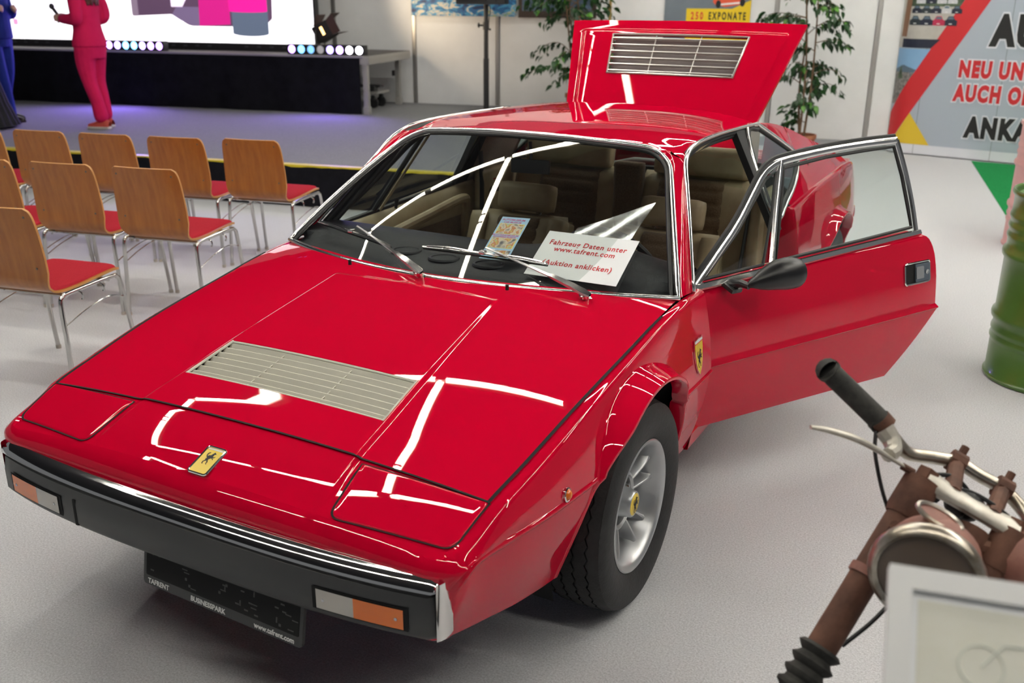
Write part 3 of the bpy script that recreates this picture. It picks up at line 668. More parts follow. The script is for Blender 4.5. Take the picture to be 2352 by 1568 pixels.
for s in (1, -1):
    x0, x1, xm = .425, .640, .52
    rim = M(); 
    rim.grid([[lamp_pt(s*x, z, .0052) for z in (.405, .462)] for x in np.linspace(x0-.012, x1+.010, 9)]); lm = rim.build('turn_signal', MATTE, bump, smooth=False)
    M().grid([[lamp_pt(s*x, z, .0075) for z in (.409, .411, .456, .458)] for x in np.linspace(x0, xm, 6)]).build('clear_lens', CLEAR, lm)
    M().grid([[lamp_pt(s*x, z, .0075) for z in (.409, .411, .456, .458)] for x in np.linspace(xm, x1, 6)]).build('amber_lens', AMBER, lm)
    sc2 = M()
    for x in (x0+.018, x1-.018):
        c0 = lamp_pt(s*x, .432, .0074); sc2.lathe([(0, .0016), (.0035, .0012), (.004, 0)], c0, (0, -1, 0), 10)
    sc2.build('lens_screw', ALLOY, lm)
M().box((-.36, -.9525, .43), (.012, .010, .075), bev=.004).build('bumper_recess', MATTE, bump)
# ---- number plate holder with dealer frame
pm = frame_m((.10, -.925, .335), (1, -.02, -.012), (0, .16, 1))
def pp(x, y, z): return pm @ Vector((x, y, z))
pl = M().prism(rr(-.262, .262, -.066, .066, .010), lambda x, y, t: pp(x, y, t), -.006, .004).build('number_plate_holder', PLASTIC, car, smooth=False)
M().prism(rr(-.252, .252, -.040, .058, .004), lambda x, y, t: pp(x, y, t), .004, .0048).build('holder_back', MATTE, pl, smooth=False)
hm = M(); rg = random.Random(3)
for i in range(46):
    x = rg.uniform(-.24, .24); y = rg.uniform(-.034, .05); w_, h_ = rg.choice(((.012, .004), (.004, .014), (.018, .003), (.007, .007))); hm.prism([(x, y), (x+w_, y), (x+w_, y+h_), (x, y+h_)], lambda a, b, t: pp(a, b, t), .0048, .0052)
hm.build('holder_ribs', mat('holder_grey', (0.05, 0.05, 0.048), 0.5), pl, smooth=False)
for txt, x, xs in (('TAFRENT', -.245, .95), ('BUSINESSPARK', -.095, .95), ('www.tafrent.com', .115, .95)):
    lettering(txt, .0185, WHITEP, pl, pm @ Matrix.Translation((x, -.0605, .0046)), bold=.0004, xs=xs, name='holder_lettering')
# ---- side repeater and wing shields
for s in (1, -1):
    xr0 = xbody(-.475, .562); o = M(); o.lathe([(.019, -.004), (.0185, .004), (.0155, .006), (.014, .004)], (s*xr0, -.475, .562), (s, 0, .12), 20); mk = o.build('side_marker', CHROME, car)
    M().lathe([(.0145, .003), (.012, .009), (.006, .013), (0, .014)], (s*xr0, -.475, .562), (s, 0, .12), 18).build('marker_lens', AMBER, mk)
    # shield
    y0, z0 = .425, .632; x0 = xbody(y0, z0)+.0035; dx = (xbody(y0, z0+.03)-xbody(y0, z0-.03))/.06
    sm = frame_m((s*x0, y0, z0), (0, s*1, 0), (s*dx, 0, 1))
    def spt(x, y, t): return sm @ Vector((x, y, t))
    sh = [(-.033, .054), (-.018, .050), (0, .056), (.018, .050), (.033, .054), (.034, .02), (.029, -.015), (.018, -.042), (0, -.062), (-.018, -.042), (-.029, -.015), (-.034, .02)]
    shd = M().prism([(x*1.06, y*1.05) for x, y in sh], lambda x, y, t: spt(x, y, t), -.003, .0015).build('wing_shield', CHROME, car, smooth=False)
    M().prism([(x, min(y, .046)) for x, y in sh], lambda x, y, t: spt(x, y, t), .0015, .0022).build('shield_field', YELLOW, shd, smooth=False)
    M().prism([(-.034, .044), (.034, .044), (.034, .050), (0, .053), (-.034, .050)], lambda x, y, t: spt(x, y, t), .0022, .0026).build('shield_stripe', WHITEP, shd, smooth=False)
    M().prism([(-.034, .041), (.034, .041), (.034, .044), (-.034, .044)], lambda x, y, t: spt(x, y, t), .0022, .0026).build('shield_stripe', REDP, shd, smooth=False)
    horse(M(), lambda x, y, t: spt(x*.052, y*.052-.008, .0024+.0005*t)).build('horse_emblem', BLACKP, shd, smooth=False)
# ---------------------------------------------------------------- cabin
def WSp(u, v, off=0.0):
    b = Vector((.764*u, .14+.245*u*u, .838-.023*u*u)); t = Vector((.531*u, .82+.075*u*u, 1.212-.032*u*u))
    return b*(1-v)+t*v+Vector((0, -.48, .876))*(.018*4*v*(1-v)+off)
ws = M(); ws.grid([[WSp(u, v) for u in np.linspace(-1, 1, 33)] for v in np.linspace(0, 1, 17)])
ws.build('windshield', WS, car, sharp=90)
# dark tinted band + frit around the edge of the screen (seal)
per = [(u, 0.0) for u in np.linspace(-1, 1, 31)]
ru, rv = .16, .17
per += [(1, v) for v in np.linspace(0.06, 1-rv, 8)]+[(1-ru+ru*math.cos(a), 1-rv+rv*math.sin(a)) for a in np.linspace(0, PI/2, 9)[1:]]
per += [(u, 1) for u in np.linspace(1-ru, -1+ru, 19)[1:]]+[(-1+ru-ru*math.sin(a), 1-rv+rv*math.cos(a)) for a in np.linspace(0, PI/2, 9)[1:]]+[(-1, v) for v in np.linspace(1-rv, 0.06, 8)[1:]]
M().tube([WSp(u, v, .004) for u, v in per], .0095, 8, closed=True).build('windshield_trim', BRIGHT, car, sharp=90)
M().tube([WSp(u*.975, .012+v*.970, -.003) for u, v in per], .008, 6, closed=True).build('windshield_seal', RUBBER, car, sharp=90)
# screen corners beyond the rounded trim are body colour
roof = M()
SIDE = spline([(.773, .487, .811), (.678, .685, 1.003), (.636, .77, 1.086), (.600, .850, 1.160), (.584, .978, 1.193), (.580, 1.234, 1.199), (.582, 1.5, 1.194), (.586, 1.781, 1.185)], 6)
SIDE = [Vector(p) for p in SIDE]
def wedge_pt(k):                         # inner partner on the screen edge / roof front
    return None
np_ = len(SIDE); ia = 18                 # first part of SIDE is the A pillar
for s in (1, -1):
    rows_ = []
    for i, p in enumerate(SIDE[:ia+1]):
        v = i/ia; a = WSp(1, v, .002)
        if v > .82:
            t = (v-.82)/.18; a = WSp(1-ru*(1-math.sqrt(max(0, 1-t*t)))*1.0, v, .002)
        r = []
        for t in (0, .15, .35, .6, .85, 1):
            q = a.lerp(p, t)+Vector((.5, -.35, .5)).normalized()*.010*math.sin(PI*t); r.append(Vector((s*q.x, q.y, q.z)))
        rows_.append(r)
    roof.grid(rows_, flip=s < 0)
    roof.grid([[Vector((s*q.x, q.y, q.z)) for q in (WSp(u, vv, .002) for vv in (.80, .86, .92, .97, 1.0))] for u in (1.0, .97, .93, .88, .84)], skip=lambda i, j: not ((i <= 1 and j >= 2) or (i <= 2 and j >= 3)))
zrf = pch([.82, 1.1, 1.45, 1.75, 1.88], [1.213, 1.234, 1.242, 1.238, 1.228])
rows_ = []
sidey = SIDE[ia:]
for k, p in enumerate(sidey):
    t = k/(len(sidey)-1); r = []
    for u in np.linspace(-1, 1, 25):
        f = WSp(u, 1, .002); yr = 1.87-.09*u*u
        Y = f.y+(yr-f.y)*t; X = u*(.531+(p.x-.531)*min(1, t*5)**.6)
        ze = p.z if t > .15 else f.z+(p.z-f.z)*(t/.15) if abs(u) > .0 else f.z
        zc_ = zrf(max(Y, .82)); z = zc_-(zc_-(1.18+(p.z+.004-1.18)*min(1, t/.2)))*abs(u)**2.6
        if k == 0: z = f.z
        r.append(Vector((X, Y, z)))
    rows_.append(r)
for s in (1, -1):
    ee = [r[-1 if s > 0 else 0] for r in rows_[:9]]; roof.grid([ee, [Vector((s*p.x, p.y, p.z)) for p in sidey[:9]]], flip=s < 0)
roof.grid(rows_); roof_o = roof.build('roof', RED, car, sharp=60, merge=3e-3)
# roof rear lip, rear window, bulkhead
rl = M(); last = rows_[-1]
rl.grid([last, [p+Vector((0, .012, -.006)) for p in last], [p+Vector((0, .014, -.02)) for p in last], [p+Vector((0, -.02, -.03)) for p in last]]); rl.build('roof_lip', RED, car)
M().grid([[Vector((p.x*.93, p.y-.02+.05*t, p.z-.025-(p.z-.93)*t)) for p in last] for t in (0, .5, 1)]).build('rear_window', SG, car)
M().box((0, 2.02, .70), (1.40, .03, .46)).build('bulkhead', MATTE, car, smooth=False)
eb = M().box((0, 2.42, .55), (1.1, .74, .02)).box((0, 2.40, .68), (.60, .50, .26), bev=.04).tube([(-.3, 2.3, .83), (-.15, 2.3, .87), (.15, 2.3, .87), (.3, 2.3, .83)], .05, 12); eb.build('engine', mat('engine_grey', (0.10, 0.10, 0.10), 0.45, 0.6), car)
for s in (1, -1): M().grid([[Vector((s*x, y, z)) for z in (.78, .95, 1.08, 1.155)] for x, y in ((.46, 2.0), (.52, 1.97), (.565, 1.95))]).build('pillar_trim', LEATHER, car)
# headliner
M().grid([[p+Vector((0, 0, -.022)) for p in r] for r in rows_[1:]]).build('headliner', LEATHER, car, sharp=90)
# sail panels (flying buttresses) with quarter windows
def sp_(y, z): return .775-(z-.815)*.5135
RIDGE = [(.590, 1.77, 1.192), (.602, 1.95, 1.172), (.615, 2.2, 1.128), (.640, 2.6, 1.030), (.665, 2.95, .945), (.70, 3.2, .868)]
rx = pch([p[1] for p in RIDGE], [p[0] for p in RIDGE]); rz_ = pch([p[1] for p in RIDGE], [p[2] for p in RIDGE])
QWP = [(1.612, 1.165), (1.775, 1.180), (1.83, 1.168), (2.186, 1.021), (2.165, .985), (2.10, .950), (2.00, .916), (1.788, .872), (1.52, .850)]
wtop = pch([1.70, 1.79, 2.186], [1.184, 1.180, 1.016]); wbot = pch([1.45, 1.788, 2.002, 2.12, 2.186], [.852, .868, .912, .955, 1.0])
for s in (1, -1):
    sp = M(); rows1, rows2, rows3, rowsi = [], [], [], []
    for y in np.linspace(1.77, 3.2, 30):
        R = Vector((s*rx(y), y, rz_(y))); B = Vector((s*(xef(y)+.004), y, zedge(y)-.002))
        if y < 2.19:
            zt = wtop(y); zb_ = max(wbot(y), zedge(y)+.003)
            T_ = Vector((s*sp_(y, zt), y, zt)); Bw = Vector((s*sp_(y, zb_), y, zb_))
            rows1.append([R, R.lerp(T_, .4)+Vector((s*.006, 0, 0)), T_]); rows2.append([Bw, Bw.lerp(B, .5), B])
        else:
            rows3.append([R]+[R.lerp(B, t)+Vector((s*-.022*math.sin(PI*t)*max(0, 1-(y-2.19)/.9), 0, 0)) for t in (.15, .3, .5, .7, .85)]+[B])
        if y > 2.0: rowsi.append([R, R+Vector((-s*.03, 0, -.012)), Vector((s*(rx(y)-.06), y, max(.80, rz_(y)-.35)))])
    sp.grid(rows1, flip=s < 0).grid(rows2, flip=s < 0).grid(rows3, flip=s < 0).grid(rowsi, flip=s > 0)
    yj = 2.19; R = Vector((s*rx(yj), yj, rz_(yj)))
    sp.grid([rows1[-1]+[rows2[-1][0], rows2[-1][1], rows2[-1][2]], [rows3[0][0], rows3[0][1], rows3[0][2], rows3[0][3], rows3[0][5], rows3[0][6]]], flip=s < 0)
    sp.build('sail_panel', RED, car, sharp=50, merge=2e-3)
    mm = M(); mm.lathe([(0, .002), (.045, .002), (.05, 0)], (s*(sp_(2.36, .96)-.010), 2.36, .965), (s, .25, .5), 20); mm.build('air_intake', MATTE, car)
    qp = [Vector((s*(sp_(y, z)+.004), y, z)) for y, z in QWP]
    M().add([p-Vector((s*.006, 0, 0)) for p in qp], [tuple(range(len(qp)))]).build('quarter_window', SG, car, smooth=False)
    M().tube(spline(qp, 4, closed=True), .008, 8, closed=True).build('quarter_trim', BRIGHT, car, sharp=90)
    M().tube(spline([Vector((s*(sp_(y, z)-.002), y, z)) for y, z in [(yy+(1.85-yy)*.07, zz+(1.0-zz)*.10) for yy, zz in QWP]], 4, closed=True), .009, 6, closed=True).build('quarter_seal', RUBBER, car, sharp=90)
    # B pillar and the frame of the door opening
    bpill = M()
    for y0, y1, off in ((1.495, 1.60, 0.0),):
        bpill.grid([[Vector((s*(sp_(0, z)-d), y, z)) for (y, d) in ((y0+.02*(z-.82), .03), (y0+.02*(z-.82), .0), (y0+.05+.02*(z-.82), -.004), (y1+.04*(z-.82)-.05*(1.18-z), .0), (y1+.03, .03))] for z in np.linspace(.80, 1.185, 8)])
    bpill.build('b_pillar', RUBBER, car)
    M().tube([Vector((s*q.x+s*.004, q.y, q.z+.002)) for q in SIDE]+[Vector((s*(sp_(0, z)+.004), y, z)) for y, z in ((1.83, 1.172), (1.95, 1.125), (2.10, 1.062), (2.192, 1.022))], .0085, 8).build('drip_trim', BRIGHT, car, sharp=90)
    ins = [q.lerp(Vector((.45, 1.2, .98)), .055) for q in SIDE]
    M().tube([Vector((s*q.x, q.y, q.z)) for q in ins], .012, 8).build('door_seal', RUBBER, car, sharp=90)
    ins = [q.lerp(Vector((.45, 1.2, .98)), .12) for q in SIDE]
    M().tube([Vector((s*q.x, q.y, q.z)) for q in ins], .013, 8).build('door_seal', RUBBER, car, sharp=90)
rtr = M(); rtr.grid([[Vector((-(sp_(0, z)-.03), y, z)) for z in (.80, .95, 1.08, 1.175)] for y in (1.60, 1.8, 2.0)]); rtr.build('rear_side_trim', INSERT, car, smooth=False)
# engine lid, raised
ld = Vector((0, .284, .376)).normalized(); ln = Vector((0, -ld.z, ld.y)); L0 = Vector((0, 2.085, 1.020))
LL = (Vector((0, 2.498, 1.567))-L0).length
def lidp(u, w_, h=0.0):          # u -1..1 across, w 0..1 from hinge to free edge
    hw = .452+(.600-.452)*w_
    return L0+ld*(w_*LL)+Vector((u*hw, 0, 0))+ln*h
lidm = M()
ws_l = [0, .06, .12, .2, .3, .4, .5, .6, .7, .8, .86, .895, .905, .915, .93, .96, 1.0]; us_l = [-1, -.97, -.915, -.9, -.885, -.87, -.75, -.6, -.45, -.3, -.15, 0]; us_l = us_l+[-u for u in us_l[-2::-1]]
def lidh(u, w_):
    a = min(max((.905-w_)/.02+.5, 0), 1)*min(max((.895-abs(u))/.03+.5, 0), 1); a = a*a*(3-2*a); bd_ = math.exp(-((w_-.905)/.012)**2)*(abs(u) < .90)+math.exp(-((abs(u)-.895)/.016)**2)*(w_ < .91)
    return .006*a+.0045*min(1, bd_)+.012*(1-u*u)
# grille opening in lid coordinates
gw0, gw1 = .545, .872; gu0, gu1 = -.60, .60
ws_l = sorted(set(ws_l+[gw0, gw1])); us_l = sorted(set(us_l))
rows_ = [[lidp(u, w_, lidh(u, w_)) for u in us_l] for w_ in ws_l]
lidm.grid(rows_, skip=lambda i, j: ws_l[i] >= gw0-1e-6 and ws_l[i+1] <= gw1+1e-6 and us_l[j] >= gu0-1e-6 and us_l[j+1] <= gu1+1e-6)
back = [[lidp(u, w_, lidh(u, w_)-.016) for u in us_l] for w_ in ws_l]
lidm.grid(back, flip=True, skip=lambda i, j: ws_l[i] >= gw0-1e-6 and ws_l[i+1] <= gw1+1e-6 and us_l[j] >= gu0-1e-6 and us_l[j+1] <= gu1+1e-6)
lidm.grid([rows_[-1], back[-1]]).grid([[r[0] for r in rows_], [r[0] for r in back]]).grid([[r[-1] for r in rows_], [r[-1] for r in back]])
elid = lidm.build('engine_lid', RED, car, sharp=45)
fr_ = M()
fr_.tube([lidp(u, w_, lidh(u, w_)+.003) for u, w_ in [(u, gw0) for u in np.linspace(gu0, gu1, 7)]+[(u, gw1) for u in np.linspace(gu1, gu0, 7)]], .0055, 6, closed=True).build('lid_grille_frame', LIDGRILLE, elid, sharp=60)
for k in range(6):
    w_ = gw0+(gw1-gw0)*(k+.35)/6; m2 = M(); rw = []
    for u in np.linspace(gu0, gu1, 7):
        p = lidp(u, w_, lidh(0, w_)+.002); rw.append([p, p+ld*.0045, p+ld*.0045-ln*.020+ld*.003, p-ln*.020+ld*.001])
    m2.grid(rw, cv=True).build('lid_slat', LIDGRILLE, elid, sharp=40)
for u in (-.2, .2): M().tube([lidp(u, w_, lidh(0, w_)-.004) for w_ in np.linspace(gw0, gw1, 4)], .003, 6).build('lid_rib', LIDGRILLE, elid)
M().grid([[lidp(u, w_, -.022) for u in (gu0, 0, gu1)] for w_ in (gw0, gw1)]).build('lid_mesh', mat('mesh_grey', (0.20, 0.165, 0.16), 0.6), elid, smooth=False)
for s in (1, -1): M().tube([Vector((s*.43, 2.10, 1.00)), Vector((s*.46, 2.35, 1.22))], .008, 8).build('lid_strut', PLASTIC, elid)
for s in (1, -1):
    P = side_prof(1.735); jb = M(); jb.grid([[Vector((s*x, 1.735, z)) for x, z in P], [Vector((s*(x-.012), 1.722, z)) for x, z in P], [Vector((s*(x-.05), 1.72, z)) for x, z in P], [Vector((s*(x-.16), 1.70, z)) for x, z in P]]); jb.build('door_jamb', RED, car, sharp=50)
    M().grid([[Vector((s*x, y, z)) for z in (.28, .5, .7, .80)] for x, y in ((.70, 1.69), (.62, 1.66), (.60, 1.75), (.60, 1.98))]).build('jamb_trim', LEATHER, car)
# ---- wipers
def wiper(piv, tip, b0, b1, name='wiper'):
    piv, tip, b0, b1 = [Vector(p) for p in (piv, tip, b0, b1)]; n = Vector((0, -.48, .876))
    w_ = M(); w_.lathe([(.020, 0), (.020, .006), (.013, .010), (.013, .020), (.016, .022), (.016, .032), (.010, .036), (0, .036)], piv-n*.004, n, 16); root = w_.build(name, BRIGHT, car)
    a = piv+n*.030; m1 = a.lerp(tip, .33)+n*.012
    ar = M(); d = (tip-a).normalized(); sx = d.cross(n).normalized()
    rws = []
    for t, wd, th, lift in ((-.06, .008, .008, .004), (0, .014, .012, .006), (.10, .013, .014, .012), (.30, .0095, .012, .016), (.34, .006, .006, .014), (.7, .0045, .004, .010), (1, .004, .003, .004)):
        p = a.lerp(tip+n*.014, t)+n*lift*.6; rws.append([p-sx*wd, p-sx*wd*.7+n*th*.5, p+sx*wd*.7+n*th*.5, p+sx*wd, p-n*th*.4])
    ar.grid(rws, cv=True).build('wiper_arm', BRIGHT, root, sharp=50)
    bl = M(); off = n*.010
    bl.tube([b0.lerp(b1, t)+off+n*.008*math.sin(PI*t) for t in np.linspace(0, 1, 12)], .0042, 6); 
    for t0, t1 in ((.04, .46), (.54, .96)): bl.tube([b0.lerp(b1, t0+(t1-t0)*t)+off+n*(.006+.008*math.sin(PI*t)) for t in np.linspace(0, 1, 8)], .003, 5)
    bl.box(b0.lerp(b1, .5)+n*.022, (.02, .02, .012), bev=.003); bl.build('wiper_blade', BRIGHT, root, sharp=60)
    M().tube([b0+n*.004, b1+n*.004], .0035, 5).build('wiper_rubber', RUBBER, root)
wiper((-.008, .128, .840), WSp(-.556, .188), WSp(-.887, .158), WSp(-.262, .12))
wiper((.530, .215, .822), WSp(.214, .183), WSp(-.092, .148), WSp(.502, .135))
for s in (1, -1): M().cyl((s*.299, .143, .838), (s*.299, .143, .856), .006, .0055, 8).build('washer_nozzle', RUBBER, car)
# ---- left door, open
da = math.radians(30.4); dd_ = Vector((math.sin(da), math.cos(da), 0)); do_ = Vector((math.cos(da), -math.sin(da), 0)); dh = Vector((.80, .56, 0))
def D(s, z, t): return dh+dd_*s+do_*t+Vector((0, 0, z))
def belt(s): return .797+.045*max(s, 0)
def crs(s): return .535+.0218*s
sr = pch([0, .05, .12, .3, .6, 1.0], [1.108, 1.140, 1.160, 1.184, 1.194, 1.196]); sf = pch([0, .3, 1.0], [-.032, -.012, .020])
PROF = side_prof(1.0); xk1, zk1 = xkf(1.0), zkf(1.0); ze1 = zedge(1.0)
rows_ = []
for w_ in (0, .015, .04, .08, .13, .2, .3, .45, .6, .75, .9, .965):
    a, b = sf(w_), sr(w_); r = []
    for k in np.linspace(0, 1, 15):
        s_ = a+(b-a)*k; z = belt(s_)+(crs(s_)+.002-belt(s_))*w_
        zz = ze1+(zk1-ze1)*w_; r.append(D(s_, z, xbody(1.0, min(zz, ze1-.0005))-xk1-.012*max(0, (s_-1.05)/.15)**2 if w_ else xef(1.0)-xk1))
    rows_.append(r)
for dz, dt in ((.0025, .0045), (0, .0055), (-.003, .0040), (-.0065, -.001)):
    rows_.append([D(.020+(1.196-.020)*k, crs(.02+1.176*k)+dz, dt) for k in np.linspace(0, 1, 15)])
for w_ in (.2, .4, .6, .8, .95, 1.0):
    a = .020+(-.012-.020)*w_; b = 1.190+(1.0-1.190)*w_
    rows_.append([D(a+(b-a)*k, crs(a+(b-a)*k)-.012+(.296-crs(a+(b-a)*k)+.012)*w_, -.002-.045*w_**1.5) for k in np.linspace(0, 1, 15)])
dm = M(); dm.grid(rows_)
def inner(p): return p-do_*.055
e_ = [r[0] for r in rows_]; dm.grid([e_, [inner(p) for p in e_]]); e_ = [r[-1] for r in rows_]; dm.grid([e_, [inner(p)-dd_*.01 for p in e_]])
dm.grid([rows_[-1], [inner(p)+Vector((0, 0, .01)) for p in rows_[-1]]]); dm.grid([rows_[0], [p-do_*.05 for p in rows_[0]]])
door = dm.build('door', RED, car, sharp=40); tag(door, 'open red left door')
M().grid([[p-do_*.056 for p in r] for r in rows_], flip=True).build('door_panel', LEATHER, door)
def DW(s, z, t=0.0): return D(s, z, -.052-(z-.82)*.47+t)
wf = [(-.030, .797), (.10, .885), (.22, .968), (.33, 1.062), (.385, 1.108), (.43, 1.132), (.50, 1.149), (.715, 1.168), (.92, 1.176), (1.106, 1.178)]
wr = [(1.106, 1.178), (1.112, 1.10), (1.112, 1.02), (1.106, .94), (1.092, .852)]
def flat_bar(path, wdt, th, name, m, parent):
    P = [Vector(p) for p in path]; rws = []
    nrm = (do_+Vector((0, 0, .47))).normalized()
    for i, p in enumerate(P):
        t = (P[min(i+1, len(P)-1)]-P[max(i-1, 0)]).normalized(); b = t.cross(nrm).normalized()
        rws.append([p+b*wdt/2, p+b*wdt*.3+nrm*th, p-b*wdt*.3+nrm*th, p-b*wdt/2, p-nrm*th*.5])
    return M().grid(rws, cv=True).build(name, m, parent, sharp=60)
P1 = spline([DW(*p) for p in wf], 5)
flat_bar(P1, .030, .008, 'window_frame', BRIGHT, door); flat_bar(spline([DW(*p) for p in wr], 5), .020, .008, 'window_frame', BRIGHT, door)
flat_bar([DW(s_, belt(s_)+.006, .004) for s_ in np.linspace(-.03, 1.108, 12)], .024, .010, 'belt_trim', BRIGHT, door)
flat_bar([DW(.487, 1.148), DW(.41, .995), DW(.329, .815)], .024, .008, 'vent_bar', BRIGHT, door)
nz_ = (do_+Vector((0, 0, .47))).normalized()
M().tube([p+Vector((0, 0, .019))-nz_*.01-dd_*.004 for p in P1], .009, 6).build('window_seal', RUBBER, door)
M().tube([DW(s_, z, -.004) for s_, z in ((.495, 1.125), (.715, 1.145), (.92, 1.153), (1.088, 1.156), (1.094, 1.05), (1.086, .94), (1.078, .872), (.80, .857), (.36, .837), (.43, .98), (.495, 1.125))], .007, 6).build('glass_channel', RUBBER, door)
M().tube([DW(s_, z, -.004) for s_, z in ((.03, .822), (.30, .834), (.39, .98), (.455, 1.115), (.40, 1.095), (.22, .945), (.03, .822))], .006, 6).build('glass_channel', RUBBER, door)
def pane(poly, name): M().add([DW(s_, z, -.004) for s_, z in poly], [tuple(range(len(poly)))]).build(name, SG, door, smooth=False)
pane([(.34, .82), (1.09, .855), (1.108, .95), (1.11, 1.06), (1.10, 1.17), (.715, 1.16), (.49, 1.14)], 'door_glass')
pane([(-.01, .805), (.32, .82), (.47, 1.14), (.39, 1.105), (.22, .96)], 'vent_glass')
# handle
hs = M(); hq = rr(.996, 1.140, .672, .750, .010)
def DH(s_, z, t):
    w_ = (belt(s_)-z)/(belt(s_)-crs(s_)); return D(s_, z, xbody(1.0, ze1+(zk1-ze1)*w_)-xk1-.012*max(0, (s_-1.05)/.15)**2+.0025+t)
hb_ = M().tube([DH(x, y, .0015) for x, y in hq], .004, 6, closed=True).build('door_handle', CHROME, door)
M().prism(hq, lambda x, y, t: DH(x, y, t), -.004, .0012).build('handle_recess', MATTE, hb_, smooth=False)
M().prism(rr(1.050, 1.136, .678, .744, .006), lambda x, y, t: DH(x, y, t), .0012, .006).build('handle_plate', mat('handle_blue', (0.16, 0.19, 0.23), 0.35, 0.6), hb_, smooth=False)
M().prism(rr(1.052, 1.095, .690, .735, .004), lambda x, y, t: DH(x, y, t), .006, .009).build('handle_flap', ALLOY, hb_, smooth=False)
M().lathe([(.009, 0), (.009, .003), (.006, .003), (.005, .001), (0, .001)], DH(1.117, .71, .006), do_, 14).build('lock_cylinder', ALLOY, hb_)
# mirror: teardrop shell on a foot
mc = D(.232, .844, .075); tipv = D(.120, .815, .062)
mi = M(); ax = dd_*1.0+do_*.12+Vector((0, 0, -.06)); ax.normalize(); sd = ax.cross(Vector((0, 0, 1))).normalized(); upv = sd.cross(ax)
prof = [(-.118, .005), (-.112, .012), (-.095, .019), (-.07, .031), (-.04, .042), (-.01, .049), (.025, .053), (.055, .052), (.075, .048), (.084, .042)]
rws = []
for h_, r_ in prof:
    c0 = mc+ax*h_+Vector((0, 0, -.030*max(0, -h_/.118)**1.1))
    rws.append([c0+sd*(r_*.95*math.cos(a))+upv*(r_*1.0*math.sin(a)) for a in np.linspace(0, 2*PI, 25)[:-1]])
mi.grid(rws, cv=True); mir = mi.build('wing_mirror', mat('mirror_shell', (.008, .008, .009), .33), door, sharp=70); tag(mir, 'black teardrop wing mirror')
M().grid([[mc+ax*.083+(sd*math.cos(a)*.95+upv*math.sin(a))*r_ for a in np.linspace(0, 2*PI, 25)[:-1]] for r_ in (.0005, .041)], cv=True).build('mirror_glass', mat('mirror', (.8, .8, .8), .02, 1.0), mir)
M().tube([D(.125, .800, -.03), D(.120, .808, .0), D(.115, .818, .03), tipv], lambda t: .017-.006*t, 10).box(D(.118, .797, -.022), (.075, .045, .016), rot=Matrix.Rotation(-da, 3, 'Z') @ Matrix.Rotation(.3, 3, 'Y'), bev=.006).build('mirror_foot', PLASTIC, mir)
# ---- right door, closed
rdm = M(); ys_ = np.linspace(.555, 1.73, 14)
rdm.grid([[Vector((-x, y, z)) for x, z in side_prof(y)] for y in ys_])
rd = rdm.build('door', RED, car, sharp=42); tag(rd, 'closed red right door')
ip = M(); rws = []
for y in np.linspace(.50, 1.66, 20):
    b = zedge(y); rws.append([Vector((-x, y, z)) for x, z in ((.775, b+.012), (.755, b+.016), (.725, b-.005), (.700, b-.05), (.690, b-.14), (.685, b-.25), (.68, b-.45))])
ip.grid(rws); ip.build('door_panel', LEATHER, rd, sharp=70)
M().tube(spline([(-.70, .62, .70), (-.665, .75, .735), (-.66, 1.15, .775), (-.665, 1.45, .80), (-.68, 1.52, .76), (-.69, 1.50, .60)], 6), .022, 10).build('armrest', LEATHER, rd)
M().grid([[Vector((-.684, y, z)) for y in (.72, 1.0, 1.3, 1.48)] for z in (.42, .60, .72)]).build('door_insert', INSERT, rd, smooth=False)
def CWp(y, z, t=0.0): return Vector((-(sp_(y, z)+t), y, z))
wfc = [(y+.56, z) for y, z in wf]; wrc = [(y+.56, z) for y, z in wr]
M().tube(spline([CWp(y, z, -.012) for y, z in wfc+wrc[1:]], 4), .014, 8).build('window_frame', RUBBER, rd, sharp=90)
M().tube([CWp(.56+.487, 1.148, -.01), CWp(.56+.329, .82, -.01)], .011, 8).build('vent_bar', RUBBER, rd)
M().tube([CWp(.56+.52, 1.148, -.02), CWp(.56+.362, .82, -.02)], .006, 8).build('vent_bar', LEATHER, rd)
M().tube([CWp(y, belt(y-.56)+.016, -.012) for y in np.linspace(.53, 1.67, 8)], .014, 8).build('belt_seal', RUBBER, rd)
M().add([CWp(y, z, -.004) for y, z in [(.55, .805)]+wfc[1:]+wrc[1:]], [tuple(range(len(wfc)+len(wrc)-1))]).build('door_glass', SG, rd, smooth=False)
M().tube([Vector((-.70, .98, .835)), Vector((-.70, .99, .875))], lambda t: .006+.004*t, 8).build('lock_knob', RUBBER, rd)
